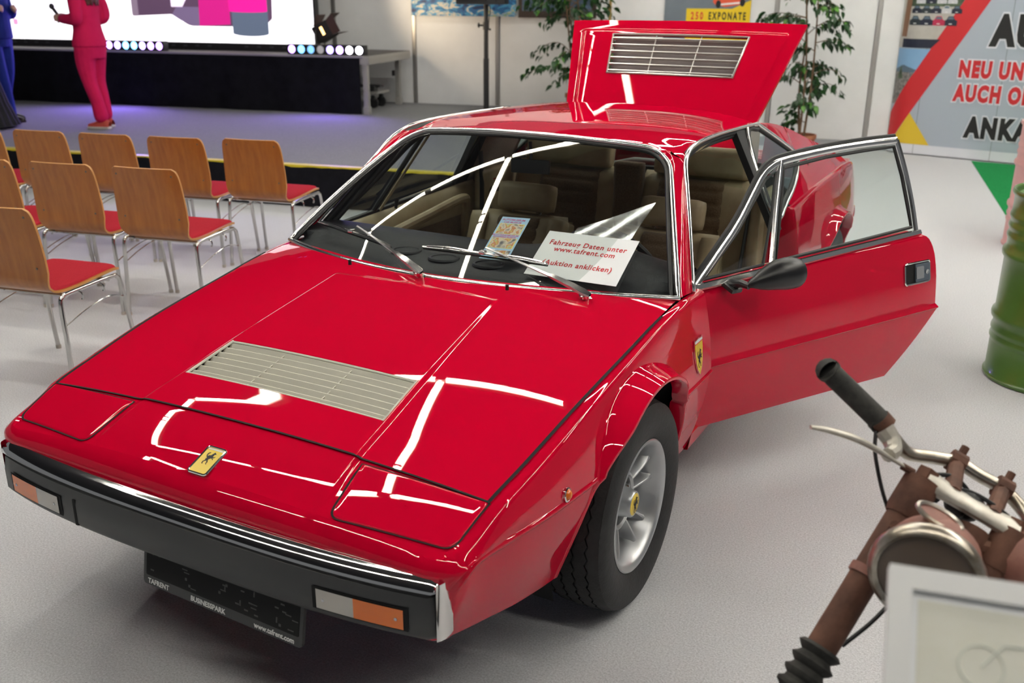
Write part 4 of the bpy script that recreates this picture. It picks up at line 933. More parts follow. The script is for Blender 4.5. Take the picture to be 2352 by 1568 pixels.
# ---- wheels
def make_wheel(s, wc):
    o = bpy.data.objects.new('wheel', None); 
    cx = s*.735; X = lambda d: cx+s*d
    ax = (s, 0, 0); c0 = (cx, wc[0], wc[1]); R = .312
    tm = M(); prof = [(.182, -.075), (.195, -.088), (.225, -.100), (.262, -.104), (.290, -.099), (.301, -.090)]
    prof2 = [(.301, .090), (.290, .099), (.276, .1025), (.262, .104), (.245, .1030), (.225, .100), (.205, .093), (.197, .088), (.182, .075)]
    tm.lathe(prof, c0, ax, 72); tm.lathe(prof2, c0, ax, 72)
    # tread: zig-zag ribs and grooves
    nseg = 96; edges_ = [-.090, -.060, -.055, -.022, -.016, .016, .022, .055, .060, .090]; rws = []
    for i in range(nseg):
        a = 2*PI*i/nseg; z_ = (.004 if i % 2 else -.004); r = []
        for j, e in enumerate(edges_):
            e2 = e if j in (0, 9) else e+z_; rad = R-.6*e2*e2-.004*(j in (0, 9))
            r += [(e2, rad)]
        row = []
        for j, (e2, rad) in enumerate(r):
            low = .007
            if j % 2 == 0 and 0 < j: row.append((e2, rad-low)); row.append((e2, rad))
            elif j % 2 == 1 and j < 9: row.append((e2, rad)); row.append((e2, rad-low))
            else: row.append((e2, rad if j not in (0, 9) else .301))
        rws.append([Vector((X(e), wc[0]+q*math.cos(a)*(1-.004*(i % 4 == 0)), wc[1]+q*math.sin(a)*(1-.004*(i % 4 == 0)))) for e, q in row])
    tm.grid(rws, cu=True)
    wh = tm.build('wheel', TYRE, car, sharp=28)
    rm = M(); rm.lathe([(.150, -.07), (.158, .02), (.163, .045), (.172, .070), (.178, .082), (.186, .090), (.193, .0925), (.1965, .090), (.196, .084), (.186, .076), (.182, .06), (.182, -.08)], c0, ax, 72)
    rm.lathe([(0, .004), (.062, .004), (.068, .006), (.072, .030), (.078, .036), (.086, .033), (.090, .018), (.092, -.012)], c0, ax, 48)
    ro = rm.build('rim', ALLOY, wh, sharp=35)
    for g in range(5):
        for dphi in (-.23, .23):
            a = 2*PI*g/5+dphi+.3; u = Vector((0, math.cos(a), math.sin(a))); v = Vector((0, -math.sin(a), math.cos(a))); xa = Vector((s, 0, 0)); o0 = Vector(c0); rr_ = []
            for r_, w_, h0, h1 in ((.076, .011, .0, .033), (.095, .011, -.012, .040), (.120, .011, -.015, .047), (.145, .013, -.015, .054), (.162, .017, -.01, .058), (.170, .024, .0, .056)):
                p = o0+u*r_; rr_.append([p+v*w_+xa*h0, p+v*w_*.45+xa*(h1-.004), p+v*w_*.2+xa*h1, p-v*w_*.2+xa*h1, p-v*w_*.45+xa*(h1-.004), p-v*w_+xa*h0])
            M().grid(rr_).build('spoke', ALLOY, ro, sharp=45)
    M().lathe([(.088, -.018), (.153, -.022), (.153, -.04)], c0, ax, 40).build('brake_disc', MT['brake_grey'] if 'brake_grey' in MT else mat('brake_grey', (.035, .035, .036), .5, .5), wh)
    hb = M(); hb.lathe([(.052, .004), (.050, .010), (.044, .040), (.040, .058), (.039, .066), (.036, .070), (0, .070)], c0, ax, 28); hub = hb.build('hub', ALLOY, wh, sharp=35)
    M().lathe([(0, .0725), (.030, .072), (.033, .0702)], c0, ax, 28).build('hub_cap', YELLOW, hub)
    hc = frame_m((X(.0732), wc[0], wc[1]), (0, s, 0), (0, 0, 1)); horse(M(), lambda x, y, t: hc @ Vector((x*.042, y*.042, .0002+.0005*t))).build('horse_emblem', BLACKP, hub, smooth=False)
    nt = M()
    for k in range(5):
        a = 2*PI*k/5+.3; p = Vector(c0)+Vector((0, math.cos(a), math.sin(a)))*.060; nt.lathe([(.011, .010), (.011, .026), (.008, .030), (0, .030)], p, ax, 6)
    nt.build('wheel_nut', CHROME, wh, sharp=30)
    a = 2.2; p = Vector(c0)+Vector((0, math.cos(a), math.sin(a)))*.160
    M().tube([p+Vector((s*.055, 0, 0)), p+Vector((s*.075, -.01*math.cos(a), -.01*math.sin(a)))], .004, 6).build('valve', RUBBER, wh)
for s in (1, -1):
    for wc in (WF, WR): make_wheel(s, wc)
# ---------------------------------------------------------------- cabin interior
dash = M(); rws = []
for u in np.linspace(-1, 1, 25):
    X = .735*u; y0 = yw(X)+.012; hump = math.exp(-((X-.40)/.19)**2)
    rws.append([Vector((X, y0, .825-.02*u*u)), Vector((X, y0+.05, .842-.02*u*u)), Vector((X, .42, .852)), Vector((X, .52, .862+.035*hump)), Vector((X, .58, .862+.055*hump)), Vector((X, .63, .852+.050*hump)), Vector((X, .655, .83+.04*hump)), Vector((X, .665, .74)), Vector((X, .62, .60))])
dash.grid(rws); dsh = dash.build('dashboard', DASH, car, sharp=50)
for x, y in ((-.22, .36), (-.05, .335), (.12, .34)):
    M().lathe([(.055, .0), (.052, .006), (.044, .007), (.042, .003), (0, .004)], (x, y, .848), (0, .05, 1), 28).build('dash_vent', DASH, dsh, sharp=30)
sw = M(); swc = Vector((.36, .80, .755)); sn = Vector((0, .88, .47)); ux = Vector((1, 0, 0)); uy = sn.cross(ux)
sw.tube([swc+(ux*math.cos(a)+uy*math.sin(a))*.185 for a in np.linspace(0, 2*PI, 41)[:-1]], .013, 8, closed=True)
stw = sw.build('steering_wheel', RUBBER, car)
for a in (0, 2*PI/3, 4*PI/3): M().box(swc+(ux*math.cos(a+PI/2)+uy*math.sin(a+PI/2))*.09, (.03, .03, .15), rot=(ux*math.cos(a+PI/2)+uy*math.sin(a+PI/2)).to_track_quat('Z', 'Y').to_matrix()).build('wheel_spoke', ALLOY, stw, smooth=False)
M().cyl(swc, swc-sn*.22, .03, .035, 12).build('steering_column', RUBBER, stw)
im = M().box((.01, .845, 1.092), (.15, .018, .052), rot=Matrix.Rotation(.15, 3, 'Z'), bev=.007).tube([(.01, .85, 1.10), (0, .86, 1.18)], .006, 6).build('interior_mirror', RUBBER, car)
# seats
def pad(c_, size, bev, m, name, parent, rot=None):
    return M().box(c_, size, rot=rot, bev=bev).build(name, m, parent, sharp=80)
def puffy(P00, ux, uy, un, wdt, hgt, th, name, m, parent, n=14, ribs=0, round_=.25):
    """upholstered pad: origin at the bottom centre, ux across, uy along, un outwards"""
    mm = M(); ux, uy, un, P00 = Vector(ux).normalized(), Vector(uy).normalized(), Vector(un).normalized(), Vector(P00); rows_ = []; nv = max(n, ribs*6)
    def h(a): return (1-abs(2*a-1)**6)**.5
    for j in range(nv+1):
        v = j/nv; r = []
        for i in range(n+1):
            u = i/n; w_ = wdt*(1-.10*max(0, 2*v-1)**3)
            b = min(h(u), h(v)); rib = -.006*abs(math.cos(PI*ribs*v))**8 if ribs else 0
            r.append(P00+ux*(u-.5)*w_+uy*v*hgt+un*(th*b+rib*b))
        rows_.append(r)
    mm.grid(rows_)
    rows_b = [[P00+ux*(i/n-.5)*wdt*(1-.10*max(0, 2*(j/nv)-1)**3)+uy*(j/nv)*hgt-un*.002 for i in range(n+1)] for j in range(nv+1)]
    mm.grid(rows_b, flip=True)
    return mm.build(name, m, parent, sharp=80)
def seat(xc):
    up = Vector((0, .36, .93)); nf = Vector((0, -.93, .36)); b0 = Vector((xc, 1.34, .36))
    sb = puffy(b0, (1, 0, 0), up, nf, .46, .43, .075, 'seat', LEATHER, car)
    puffy(b0+nf*.035, (1, 0, 0), up, nf, .25, .41, .050, 'backrest_insert', INSERT, sb, ribs=7)
    puffy(b0-nf*.07, (1, 0, 0), up, -nf, .45, .42, .03, 'backrest_shell', LEATHER, sb)
    M().box(b0+up*.2-nf*.035, (.44, .07, .42), rot=Matrix.Rotation(-math.atan2(.36, .93), 3, 'X'), bev=.02).build('backrest_core', LEATHER, sb, sharp=80)
    for s in (1, -1): M().box(b0+up*.21+Vector((s*.195, 0, 0))+nf*.055, (.085, .085, .40), rot=Matrix.Rotation(-math.atan2(.36, .93), 3, 'X'), bev=.035).build('side_bolster', LEATHER, sb, sharp=80)
    hr_ = b0+up*.50; M().box(hr_+nf*.02, (.27, .085, .125), rot=Matrix.Rotation(-math.atan2(.36, .93)+.1, 3, 'X'), bev=.032).build('headrest', LEATHER, sb, sharp=80)
    for s in (.07, -.07): M().cyl(b0+up*.42+Vector((s, 0, 0)), b0+up*.46+Vector((s, 0, 0)), .006).build('headrest_post', CHROME, sb)
    M().box((xc, 1.12, .33), (.48, .48, .12), bev=.04).build('seat_cushion', LEATHER, sb, sharp=80)
    puffy((xc, .90, .385), (1, 0, 0), (0, 1, 0), (0, 0, 1), .27, .40, .025, 'cushion_insert', INSERT, sb, ribs=6)
seat(.345); seat(-.345)
for s in (1, -1):
    up = Vector((0, .20, .98)); nf = Vector((0, -.98, .2)); b0 = Vector((s*.33, 1.82, .42))
    rb = puffy(b0, (1, 0, 0), up, nf, .60, .52, .07, 'rear_seat', LEATHER, car)
    puffy(b0+nf*.03+Vector((-s*.03, 0, 0)), (1, 0, 0), up, nf, .36, .50, .055, 'rear_insert', INSERT, rb, ribs=9)
    M().box(b0+up*.575+nf*.02+Vector((-s*.0, 0, 0)), (.44, .09, .135), rot=Matrix.Rotation(-.2, 3, 'X'), bev=.028).build('headrest', LEATHER, rb, sharp=80)
    M().box((s*.33, 1.68, .40), (.52, .32, .12), bev=.04).build('rear_cushion', LEATHER, rb, sharp=80)
    M().box((s*.66, 1.78, .66), (.05, .36, .50), bev=.02).build('side_trim', LEATHER, car, sharp=80)
M().box((0, 1.86, .72), (.14, .06, .50), bev=.02).build('rear_centre', INSERT, car, sharp=80)
M().box((0, 1.15, .36), (.20, 1.0, .20), bev=.03).build('centre_console', LEATHER, car, sharp=80)
M().lathe([(.05, 0), (.05, .006), (.04, .008), (.038, .003), (0, .003)], (-.63, 1.70, .78), (1, -.3, 0), 20).build('loudspeaker', RUBBER, car)
M().tube([(-.66, 1.62, 1.05), (-.64, 1.60, .85), (-.62, 1.56, .50)], .020, 8, flat=(1, .3)).build('seat_belt', RUBBER, car)
M().tube([(.66, 1.62, 1.05), (.64, 1.60, .85), (.62, 1.56, .50)], .020, 8, flat=(1, .3)).build('seat_belt', RUBBER, car)
M().box((0, .45, .50), (1.3, .04, .40)).build('firewall', MATTE, car, smooth=False)
# ---------------------------------------------------------------- papers behind the windshield
PAPER = mat('white_paper', (0.93, 0.94, 0.95), 0.6)
pa, pb_, pc = Vector((.262, .462, .957)), Vector((.576, .465, .959)), Vector((.285, .277, .857))
sm_ = frame_m(pc, (pb_-pa), (pa-pc)); pwid, phei = .315, .212
sgn_ = thing('info_sheet', 'white paper sheet with red text leaning inside the windshield', 'paper sign')
M().prism([(0, 0), (pwid, 0), (pwid, phei), (0, phei)], lambda x, y, t: sm_ @ Vector((x, y, t)), -.0006, 0).build('sheet', PAPER, sgn_, smooth=False)
for txt, y in (('Fahrzeug Daten unter', .150), ('www.tafrent.com', .120), ('(Auktion anklicken)', .055)):
    lettering(txt, .031, REDP, sgn_, sm_ @ Matrix.Translation((pwid/2, y, .0006)), bold=.0006, xs=.86, align='CENTER', ext=.0001, space=1.12)
fa, fb, fc = Vector((.078, .497, .977)), Vector((.181, .503, .980)), Vector((.100, .312, .876))
fm = frame_m(fc, (fb-fa), (fa-fc)); fh = (fa-fc).length
fly = thing('museum_flyer', 'pale blue museum flyer with printed photos leaning inside the windshield', 'flyer')
M().prism([(0, 0), (.103, 0), (.103, fh), (0, fh)], lambda x, y, t: fm @ Vector((x, y, t)), -.0006, 0).build('sheet', mat('flyer_blue', (0.36, 0.58, 0.80), 0.5), fly, smooth=False)
PHOTO = mat('flyer_photo', rough=0.5); tc = N(PHOTO, 'ShaderNodeTexCoord'); nz = N(PHOTO, 'ShaderNodeTexNoise', Scale=38.0, Detail=1.5); L(PHOTO, tc.outputs['Object'], nz.inputs['Vector'])
rp = N(PHOTO, 'ShaderNodeValToRGB'); cols = [(0.30, (0.06, 0.06, 0.07)), (0.42, (0.42, 0.36, 0.30)), (0.50, (0.70, 0.62, 0.42)), (0.56, (0.50, 0.12, 0.05)), (0.62, (0.60, 0.50, 0.10)), (0.72, (0.30, 0.42, 0.50))]
while len(rp.color_ramp.elements) < len(cols): rp.color_ramp.elements.new(0.5)
for e, (p_, cl) in zip(rp.color_ramp.elements, cols): e.position = p_; e.color = (*cl, 1)
L(PHOTO, nz.outputs['Fac'], rp.inputs[0]); L(PHOTO, rp.outputs[0], PHOTO.node_tree.nodes['Principled BSDF'].inputs['Base Color'])
for y0, y1 in ((fh-.085, fh-.035), (fh-.155, fh-.108)):
    M().prism([(.006, y0-.002), (.097, y0-.002), (.097, y1+.002), (.006, y1+.002)], lambda x, y, t: fm @ Vector((x, y, t)), 0, .0003).build('photo_border', mat('flyer_yellow', (0.80, 0.72, 0.25), 0.5), fly, smooth=False)
    M().prism([(.009, y0), (.094, y0), (.094, y1), (.009, y1)], lambda x, y, t: fm @ Vector((x, y, t)), .0003, .0006).build('printed_photo', PHOTO, fly, smooth=False)
MAG = mat('flyer_magenta', (0.55, 0.12, 0.30), 0.5)
for txt, y, sz in (('AUTOMUSEUM', fh-.018, .0125), ('CAR MUSEUM', fh-.030, .0105), ('MOTORRADMUSEUM', fh-.096, .0100), ('MOTORBIKE MUSEUM', fh-.105, .0085)):
    lettering(txt, sz, MAG, fly, fm @ Matrix.Translation((.048, y, .0004)), bold=.0003, align='CENTER', ext=.0001)
M().prism([(.045, .01), (.097, .01), (.097, .045), (.045, .045)], lambda x, y, t: fm @ Vector((x, y, t)), 0, .0004).build('printed_photo', PHOTO, fly, smooth=False)
M().prism([(.008, .028), (.040, .028), (.040, .048), (.008, .048)], lambda x, y, t: fm @ Vector((x, y, t)), 0, .0004).build('printed_box', PAPER, fly, smooth=False)
# clear glossy sleeve leaning behind the sheet
SLEEVE = glass('clear_sleeve', (0.80, 0.80, 0.80), 0.42, rough=0.16); 
q0, q1, q2, q3 = [Vector(p) for p in ((.355, .275, .862), (.535, .275, .864), (.548, .715, 1.062), (.330, .560, .980))]
nn_ = Vector((0, -.48, .876)); rws = []
for b_ in np.linspace(.10, 1, 28):
    rws.append([(q0.lerp(q1, a_)).lerp(q3.lerp(q2, a_), b_)-nn_*.036+nn_*(.004*math.sin(5*a_+3*b_)+.0022*math.sin(9*b_-4*a_)) for a_ in np.linspace(0, 1, 24)])
so = M().grid(rws).build('plastic_sleeve', SLEEVE, sharp=80)
tag(so, 'clear glossy plastic sleeve standing behind the white paper sheet', 'plastic sleeve')
# ================================================================ chairs
WOOD = mat('chair_plywood', rough=0.34, coat=0.25, coat_r=0.15)
noise_col(WOOD, (0.31, 0.092, 0.009), (0.46, 0.165, 0.021), 2.2, detail=5, p0=.25, p1=.75, stretch=(14, 14, 1.1), bump=0.03, bscale=40)
EDGEW = mat('chair_edge', (0.58, 0.29, 0.09), 0.4); SEATF = noise_col(mat('red_fabric', rough=0.95, spec=0.1), (0.30, 0.012, 0.022), (0.40, 0.024, 0.038), 260, bump=0.3, dist=.002)
STEEL = mat('chair_chrome', (0.55, 0.54, 0.52), 0.13, 1.0); FOOT = mat('foot_plastic', (0.45, 0.42, 0.36), 0.6)
def make_chair():
    t = thing('stacking_chair', 'plywood chair', 'chair')
    # one bent shell: seat, curve, back (y forward)
    prof = [(.452, .446), (.44, .455), (.40, .460), (.30, .456), (.18, .448), (.09, .446), (.035, .452), (-.002, .476), (-.020, .510), (-.022, .55), (-.030, .62), (-.046, .72), (-.062, .80), (-.070, .838)]
    wid = [.185, .198, .202, .202, .200, .196, .190, .196, .208, .214, .213, .208, .204, .200]
    pr = spline([(0, y, z) for y, z in prof], 3); wd = np.interp(np.linspace(0, len(prof)-1, len(pr)), range(len(prof)), wid); rows_a, rows_b = [], []
    n = len(pr)
    for i, p in enumerate(pr):
        tn = (pr[min(i+1, n-1)]-pr[max(i-1, 0)]).normalized(); nr = Vector((0, -tn.z, tn.y))*-1
        w_ = wd[i]; back = max(0, (p.z-.50)/.34)
        # rounded ends of the shell
        end = (n-1-i)/6
        if end < 1: w_ -= .030*(1-math.sqrt(max(0, 1-(1-end)**2)))
        if i < 4: w_ -= .025*(1-math.sqrt(max(0, 1-(1-i/4)**2)))
        xs = [w_*u for u in (-1, -.99, -.7, -.35, 0, .35, .7, .99, 1)]
        cv_ = lambda x: Vector((0, 1, 0))*(back*.018*(x/.2)**2)
        rows_a.append([Vector((x, p.y, p.z))+nr*.0055+cv_(x) for x in xs]); rows_b.append([Vector((x, p.y, p.z))-nr*.0055+cv_(x) for x in xs])
    sh = M().grid(rows_a).grid(rows_b, flip=True).build('shell', WOOD, t, sharp=60)
    m_ = len(rows_a[0])-1
    def edge(a, b): return a+b[::-1]
    eloop = [[r[0] for r in rows_a], [r[0] for r in rows_b]]
    em = M()
    for a, b in (([r[0] for r in rows_a], [r[0] for r in rows_b]), ([r[-1] for r in rows_a], [r[-1] for r in rows_b]), (rows_a[0], rows_b[0]), (rows_a[-1], rows_b[-1])):
        em.grid([a, [p.lerp(q, .5)+(p+q-Vector((0, .2, .95))).normalized()*.0015 for p, q in zip(a, b)], b])
    em.build('shell_edge', EDGEW, sh, sharp=80)
    # seat pad
    pdr = []
    for i, p in enumerate(pr[1:19]):
        w_ = wd[i+1]-.012-(.02*(1-min(1, i/3)))
        e_ = min(1, i/2, (17-i)/2)
        pdr.append([Vector((w_*u, p.y, p.z+.006+.014*min(1, (1-abs(u))*7)**.5*e_)) for u in (-1, -.97, -.9, -.7, -.35, 0, .35, .7, .9, .97, 1)])
    M().grid(pdr).build('seat_pad', SEATF, t, sharp=80)
    for s in (1, -1):
        x = s*.225
        path = spline([(s*.239, 0, .012), (s*.233, .008, .22), (x, .012, .40), (x, .030, .432), (x, .07, .440), (x, .34, .442), (x, .385, .432), (s*.228, .405, .39), (s*.236, .43, .18), (s*.239, .45, .012)], 5)
        lg = M().tube(path, .0105, 8).build('leg_frame', STEEL, t, sharp=80)
        for y in (0, .45): M().cyl((s*.239, y, 0), (s*.239, y, .018), .013, .0125, 10).build('foot', FOOT, lg)
        M().tube(spline([(s*.232, .012, .30), (s*.232, .15, .34), (s*.232, .30, .36), (s*.232, .415, .33)], 4), .003, 5).build('side_wire', STEEL, lg)
    for y, z in ((.06, .432), (.33, .432)): M().tube([(-.225, y, z), (.225, y, z)], .009, 6).build('cross_rail', STEEL, t)
    for y in (.13, .27): M().tube(spline([(.225, y, .432), (.240, y, .425), (.244, y, .41), (.241, y, .395), (.236, y, .40)], 3), .004, 5).build('row_hook', STEEL, t)
    for x, z in ((-.165, .80), (.165, .80), (-.165, .58), (.165, .58)):
        j = min(range(n), key=lambda k: abs(pr[k].z-z)+(pr[k].z < .5)*9); p = pr[j]; b_ = max(0, (p.z-.5)/.34)*.018*(x/.2)**2
        M().lathe([(0, .0012), (.005, .0012), (.0055, -.001)], (x, p.y-.006+b_, p.z), (0, -1, -.2), 8).build('screw', mat('screw_grey', (0.14, 0.13, 0.11), 0.35, 0.7) if 'screw_grey' not in MT else MT['screw_grey'], sh)
    return t
ch0 = make_chair()
CH = [(-2.13, 2.80, 'plywood chair with red seat at the car end of the row along the stage'),
      (-2.635, 2.745, 'plywood chair with red seat, second from the car in the row along the stage'),
      (-3.145, 2.735, 'plywood chair with red seat, third from the car in the row along the stage'),
      (-3.655, 2.735, 'plywood chair with red seat, fourth from the car in the row along the stage'),
      (-4.165, 2.74, 'plywood chair with red seat, fifth from the car in the row along the stage'),
      (-2.105, 1.70, 'plywood chair with red seat at the car end of the middle row'),
      (-2.62, 1.695, 'plywood chair with red seat, second from the car in the middle row'),
      (-3.13, 1.69, 'plywood chair with red seat, third from the car in the middle row'),
      (-2.115, 0.68, 'plywood chair with red seat at the car end of the rearmost row')]
for i, (p, q, lab) in enumerate(CH):
    o = ch0 if i == 0 else copy_tree(ch0)
    o.location = hall(p, q, 0); o.rotation_euler = (0, 0, HA+[.0, .01, -.01, .015, 0, 0, .01, -.01, -.02][i]); tag(o, lab, 'chair', 'rows of plywood chairs facing the stage')
# ================================================================ people
SKIN = mat('skin', (0.55, 0.33, 0.24), 0.5); PINK = noise_col(mat('pink_suit', rough=0.85, spec=0.2), (0.55, 0.008, 0.075), (0.64, 0.012, 0.095), 5, bump=.25, bscale=9, dist=.02)
BLUE = noise_col(mat('blue_suit', rough=0.85, spec=0.2), (0.008, 0.018, 0.15), (0.012, 0.028, 0.22), 5, bump=.25, bscale=9, dist=.02)
BLACKD = noise_col(mat('black_dress', rough=0.85), (0.008, 0.008, 0.010), (0.018, 0.018, 0.022), 6)
CORAL = mat('coral_shoe', (0.55, 0.075, 0.05), 0.6); SOLE = mat('shoe_sole', (0.62, 0.58, 0.52), 0.6); HAIR = noise_col(mat('brown_hair', rough=0.45), (0.06, 0.015, 0.012), (0.13, 0.035, 0.028), 12, stretch=(6, 6, 1))
LEATHERS = mat('shoe_leather', (0.03, 0.02, 0.02), 0.25)
def soft(m_, name, mt, parent, vox=.012, it=3):
    o = m_.build(name, mt, parent, sharp=180)
    r = o.modifiers.new('remesh', 'REMESH'); r.mode = 'VOXEL'; r.voxel_size = vox; r.use_smooth_shade = True
    s_ = o.modifiers.new('smooth', 'SMOOTH'); s_.iterations = it; s_.factor = .5
    return o
def limb(m_, pts, rad):
    P = spline(pts, 6); n = len(P); r = np.interp(np.linspace(0, len(rad)-1, n), range(len(rad)), rad)
    m_.tube(P, lambda t: float(np.interp(t, np.linspace(0, 1, n), r)), 12)
    m_.sphere(P[0], r[0], 10, 6).sphere(P[-1], r[-1], 10, 6)
def torso(m_, levels):
    rws = []
    for (x, z, rx_, ry_) in levels: rws.append([Vector((x+rx_*math.cos(a), ry_*math.sin(a), z)) for a in np.linspace(0, 2*PI, 21)[:-1]])
    m_.grid(rws, cv=True); k = len(m_.v)
    m_.f.append(tuple(range(k-20, k))); m_.f.append(tuple(range(k-20*len(levels), k-20*len(levels)+20))[::-1])
def hand(m_, c_, d, up, curl=1.0):
    d, up = Vector(d).normalized(), Vector(up).normalized(); sd = d.cross(up); c_ = Vector(c_)
    m_.sphere(c_+d*.035, (.045, .022, .04), 10, 8, rot=Matrix((d, up, sd)).transposed())
    for k, (off, ln) in enumerate(((-.030, .062), (-.010, .072), (.011, .068), (.030, .054))):
        b = c_+d*.065+sd*off; limb(m_, [b, b+d*ln*.45-up*.012*curl, b+d*ln*.62-up*.040*curl, b+d*ln*.35-up*.060*curl], [.0095, .009, .0085, .008])
    b = c_+d*.02-sd*.035; limb(m_, [b, b+d*.03-sd*.015-up*.02, b+d*.055-up*.042], [.012, .010, .009])
def shoe(root, x, y, ang, m1, m2, name='shoe', ln=.255, z0=0.0):
    rws = []
    for t, w_, h_ in ((0, .024, .060), (.06, .034, .075), (.2, .037, .080), (.4, .038, .075), (.6, .043, .058), (.8, .043, .044), (.94, .032, .034), (1, .012, .026)):
        xx = (.07-ln*t)
        rws.append([Vector((xx, w_*math.cos(a), .012+max(0, math.sin(a))*h_)) for a in np.linspace(0, PI, 9)]+[Vector((xx, 0, .012))])
    R_ = Matrix.Rotation(ang, 3, 'Z')
    a = M().grid(rws, cv=True); a.v = [tuple(R_ @ Vector(p)+Vector((x, y, z0))) for p in a.v]; o = a.build(name, m1, root, sharp=70)
    b = M(); pl_ = [(.075-ln*1.03*t, w_*1.12) for t, w_ in ((0, .02), (.05, .034), (.25, .036), (.55, .043), (.8, .044), (.94, .034), (1, .012))]; poly = pl_+[(px_, -w_) for px_, w_ in pl_[::-1]]
    b.prism(poly, lambda px_, py_, t: R_ @ Vector((px_, py_, t))+Vector((x, y, z0)), 0, .020).build('sole', m2, o, smooth=False); return o
# person in pink trouser suit, facing the left of the stage (local -x)
wo = thing('person', 'person in a pink trouser suit and coral shoes holding a microphone', 'person', hall(-5.955, 6.17, SH+.002), HA)
b = M(); torso(b, [(.0, .80, .085, .13), (.0, .92, .10, .15), (.0, 1.05, .085, .125), (-.01, 1.22, .10, .145), (.0, 1.36, .085, .16), (0, 1.41, .05, .09)])
limb(b, [(0, 0, 1.38), (-.015, 0, 1.46), (-.02, 0, 1.52)], [.05, .045, .05]); b.sphere((-.025, 0, 1.60), (.098, .076, .118), 16, 12); b.sphere((-.122, 0, 1.592), (.018, .014, .02), 8, 6)
for s in (1, -1):
    b.sphere((-.02, s*.076, 1.60), (.02, .010, .03), 8, 6)
    fx = -.03 if s > 0 else .035
    limb(b, [(.0, s*.15, 1.36), (.035, s*.19, 1.20), (.03, s*.19, 1.10), (-.13, s*.13, 1.09), (-.26, s*.05, 1.09)], [.048, .043, .040, .034, .026])
    limb(b, [(0, s*.078, .84), (-.01, s*.082, .62), (-.005+fx*.4, s*.082, .46), (.035+fx*.7, s*.078, .28), (.055+fx, s*.075, .07)], [.082, .066, .050, .042, .032])
    hand(b, (-.26, s*.045, 1.09), (-.9, -s*.35, .15), (.1, s*.9, .3))
soft(b, 'body', SKIN, wo, .009, 2)
for s in (1, -1):
    M().sphere((-.110, s*.032, 1.612), (.010, .014, .010), 8, 6).build('eye', WHITEP, wo)
M().sphere((-.116, 0, 1.545), (.012, .022, .008), 8, 6).build('mouth', mat('lips', (0.5, 0.12, 0.12), 0.4), wo)
j = M(); torso(j, [(.0, .815, .150, .195), (.0, .88, .145, .190), (.0, .97, .125, .165), (-.005, 1.08, .115, .152), (-.012, 1.2, .125, .168), (-.005, 1.32, .110, .178), (0, 1.395, .075, .13), (0, 1.42, .055, .07)])
for s in (1, -1): limb(j, [(.0, s*.155, 1.355), (.045, s*.205, 1.21), (.04, s*.205, 1.09), (-.10, s*.155, 1.085), (-.225, s*.08, 1.085)], [.066, .062, .060, .054, .046])
soft(j, 'jacket', PINK, wo, .012, 4)
tr = M(); torso(tr, [(.0, .70, .125, .165), (.0, .80, .135, .185), (.0, .90, .13, .17)])
for s in (1, -1):
    fx = -.03 if s > 0 else .035
    limb(tr, [(0, s*.078, .80), (-.015, s*.082, .64), (-.005+fx*.4, s*.082, .46), (.035+fx*.7, s*.078, .28), (.05+fx, s*.075, .125)], [.112, .095, .073, .066, .074])
soft(tr, 'trousers', PINK, wo, .011, 2)
hr = M(); hr.sphere((-.005, 0, 1.64), (.105, .088, .11), 14, 10)
for y_, x_ in ((-.07, .03), (-.04, .06), (0, .07), (.04, .06), (.07, .03), (-.09, -.02), (.09, -.02)): limb(hr, [(x_, y_, 1.66), (x_+.03, y_*1.15, 1.50), (x_+.045, y_*1.2, 1.36), (x_+.07, y_*1.1, 1.22)], [.035, .035, .032, .012])
soft(hr, 'hair', HAIR, wo, .012, 2)
shoe(wo, .105, -.075, math.radians(4), CORAL, SOLE); shoe(wo, .035, .085, math.radians(-8), CORAL, SOLE)
mic = thing('microphone', 'black handheld microphone in the hands of the person in pink', 'microphone', tuple(Vector(wo.location)+E1*-.335+Vector((0, 0, 1.085))), HA)
M().tube([(.045, 0, -.03), (.0, 0, .03), (-.05, 0, .095)], lambda t: .014+.003*t, 12).build('handle', LAMPB, mic); M().sphere((-.066, 0, .118), (.027, .027, .030), 14, 10).build('head_mesh', mat('mic_mesh', (.05, .05, .06), .5, .6), mic)
# person in blue suit, mostly out of view
ms = thing('person', 'person in a dark blue suit and polished shoes standing on the stage', 'person', hall(-7.30, 6.36, SH+.003), HA)
b = M(); torso(b, [(.0, .85, .10, .15), (.0, 1.0, .11, .16), (.0, 1.25, .12, .18), (.0, 1.45, .09, .18), (0, 1.50, .05, .09)])
limb(b, [(0, 0, 1.48), (.01, 0, 1.60)], [.055, .055]); b.sphere((.015, 0, 1.70), (.105, .082, .125), 16, 12); b.sphere((.118, 0, 1.69), (.018, .014, .02), 8, 6)
for s in (1, -1):
    b.sphere((.01, s*.082, 1.70), (.02, .010, .03), 8, 6)
    limb(b, [(0, s*.18, 1.44), (-.02, s*.23, 1.20), (.03, s*.22, 1.12), (.13, s*.16, 1.16)], [.05, .045, .04, .03]); hand(b, (.13, s*.155, 1.165), (.9, -s*.3, .2), (0, s*.9, .3))
    fx = -.08 if s > 0 else .10
    limb(b, [(0, s*.085, .86), (.02+fx*.4, s*.095, .55), (fx, s*.10, .30), (fx*1.15, s*.10, .08)], [.085, .06, .05, .04])
soft(b, 'body', SKIN, ms, .011, 2)
for s in (1, -1): M().sphere((.105, s*.034, 1.712), (.010, .014, .010), 8, 6).build('eye', WHITEP, ms)
j = M(); torso(j, [(.0, .86, .15, .205), (.0, 1.0, .145, .20), (.0, 1.2, .145, .20), (.0, 1.38, .13, .215), (0, 1.49, .08, .13)])
for s in (1, -1): limb(j, [(0, s*.185, 1.44), (-.02, s*.239, 1.20), (.03, s*.235, 1.115), (.12, s*.17, 1.155)], [.07, .064, .06, .05])
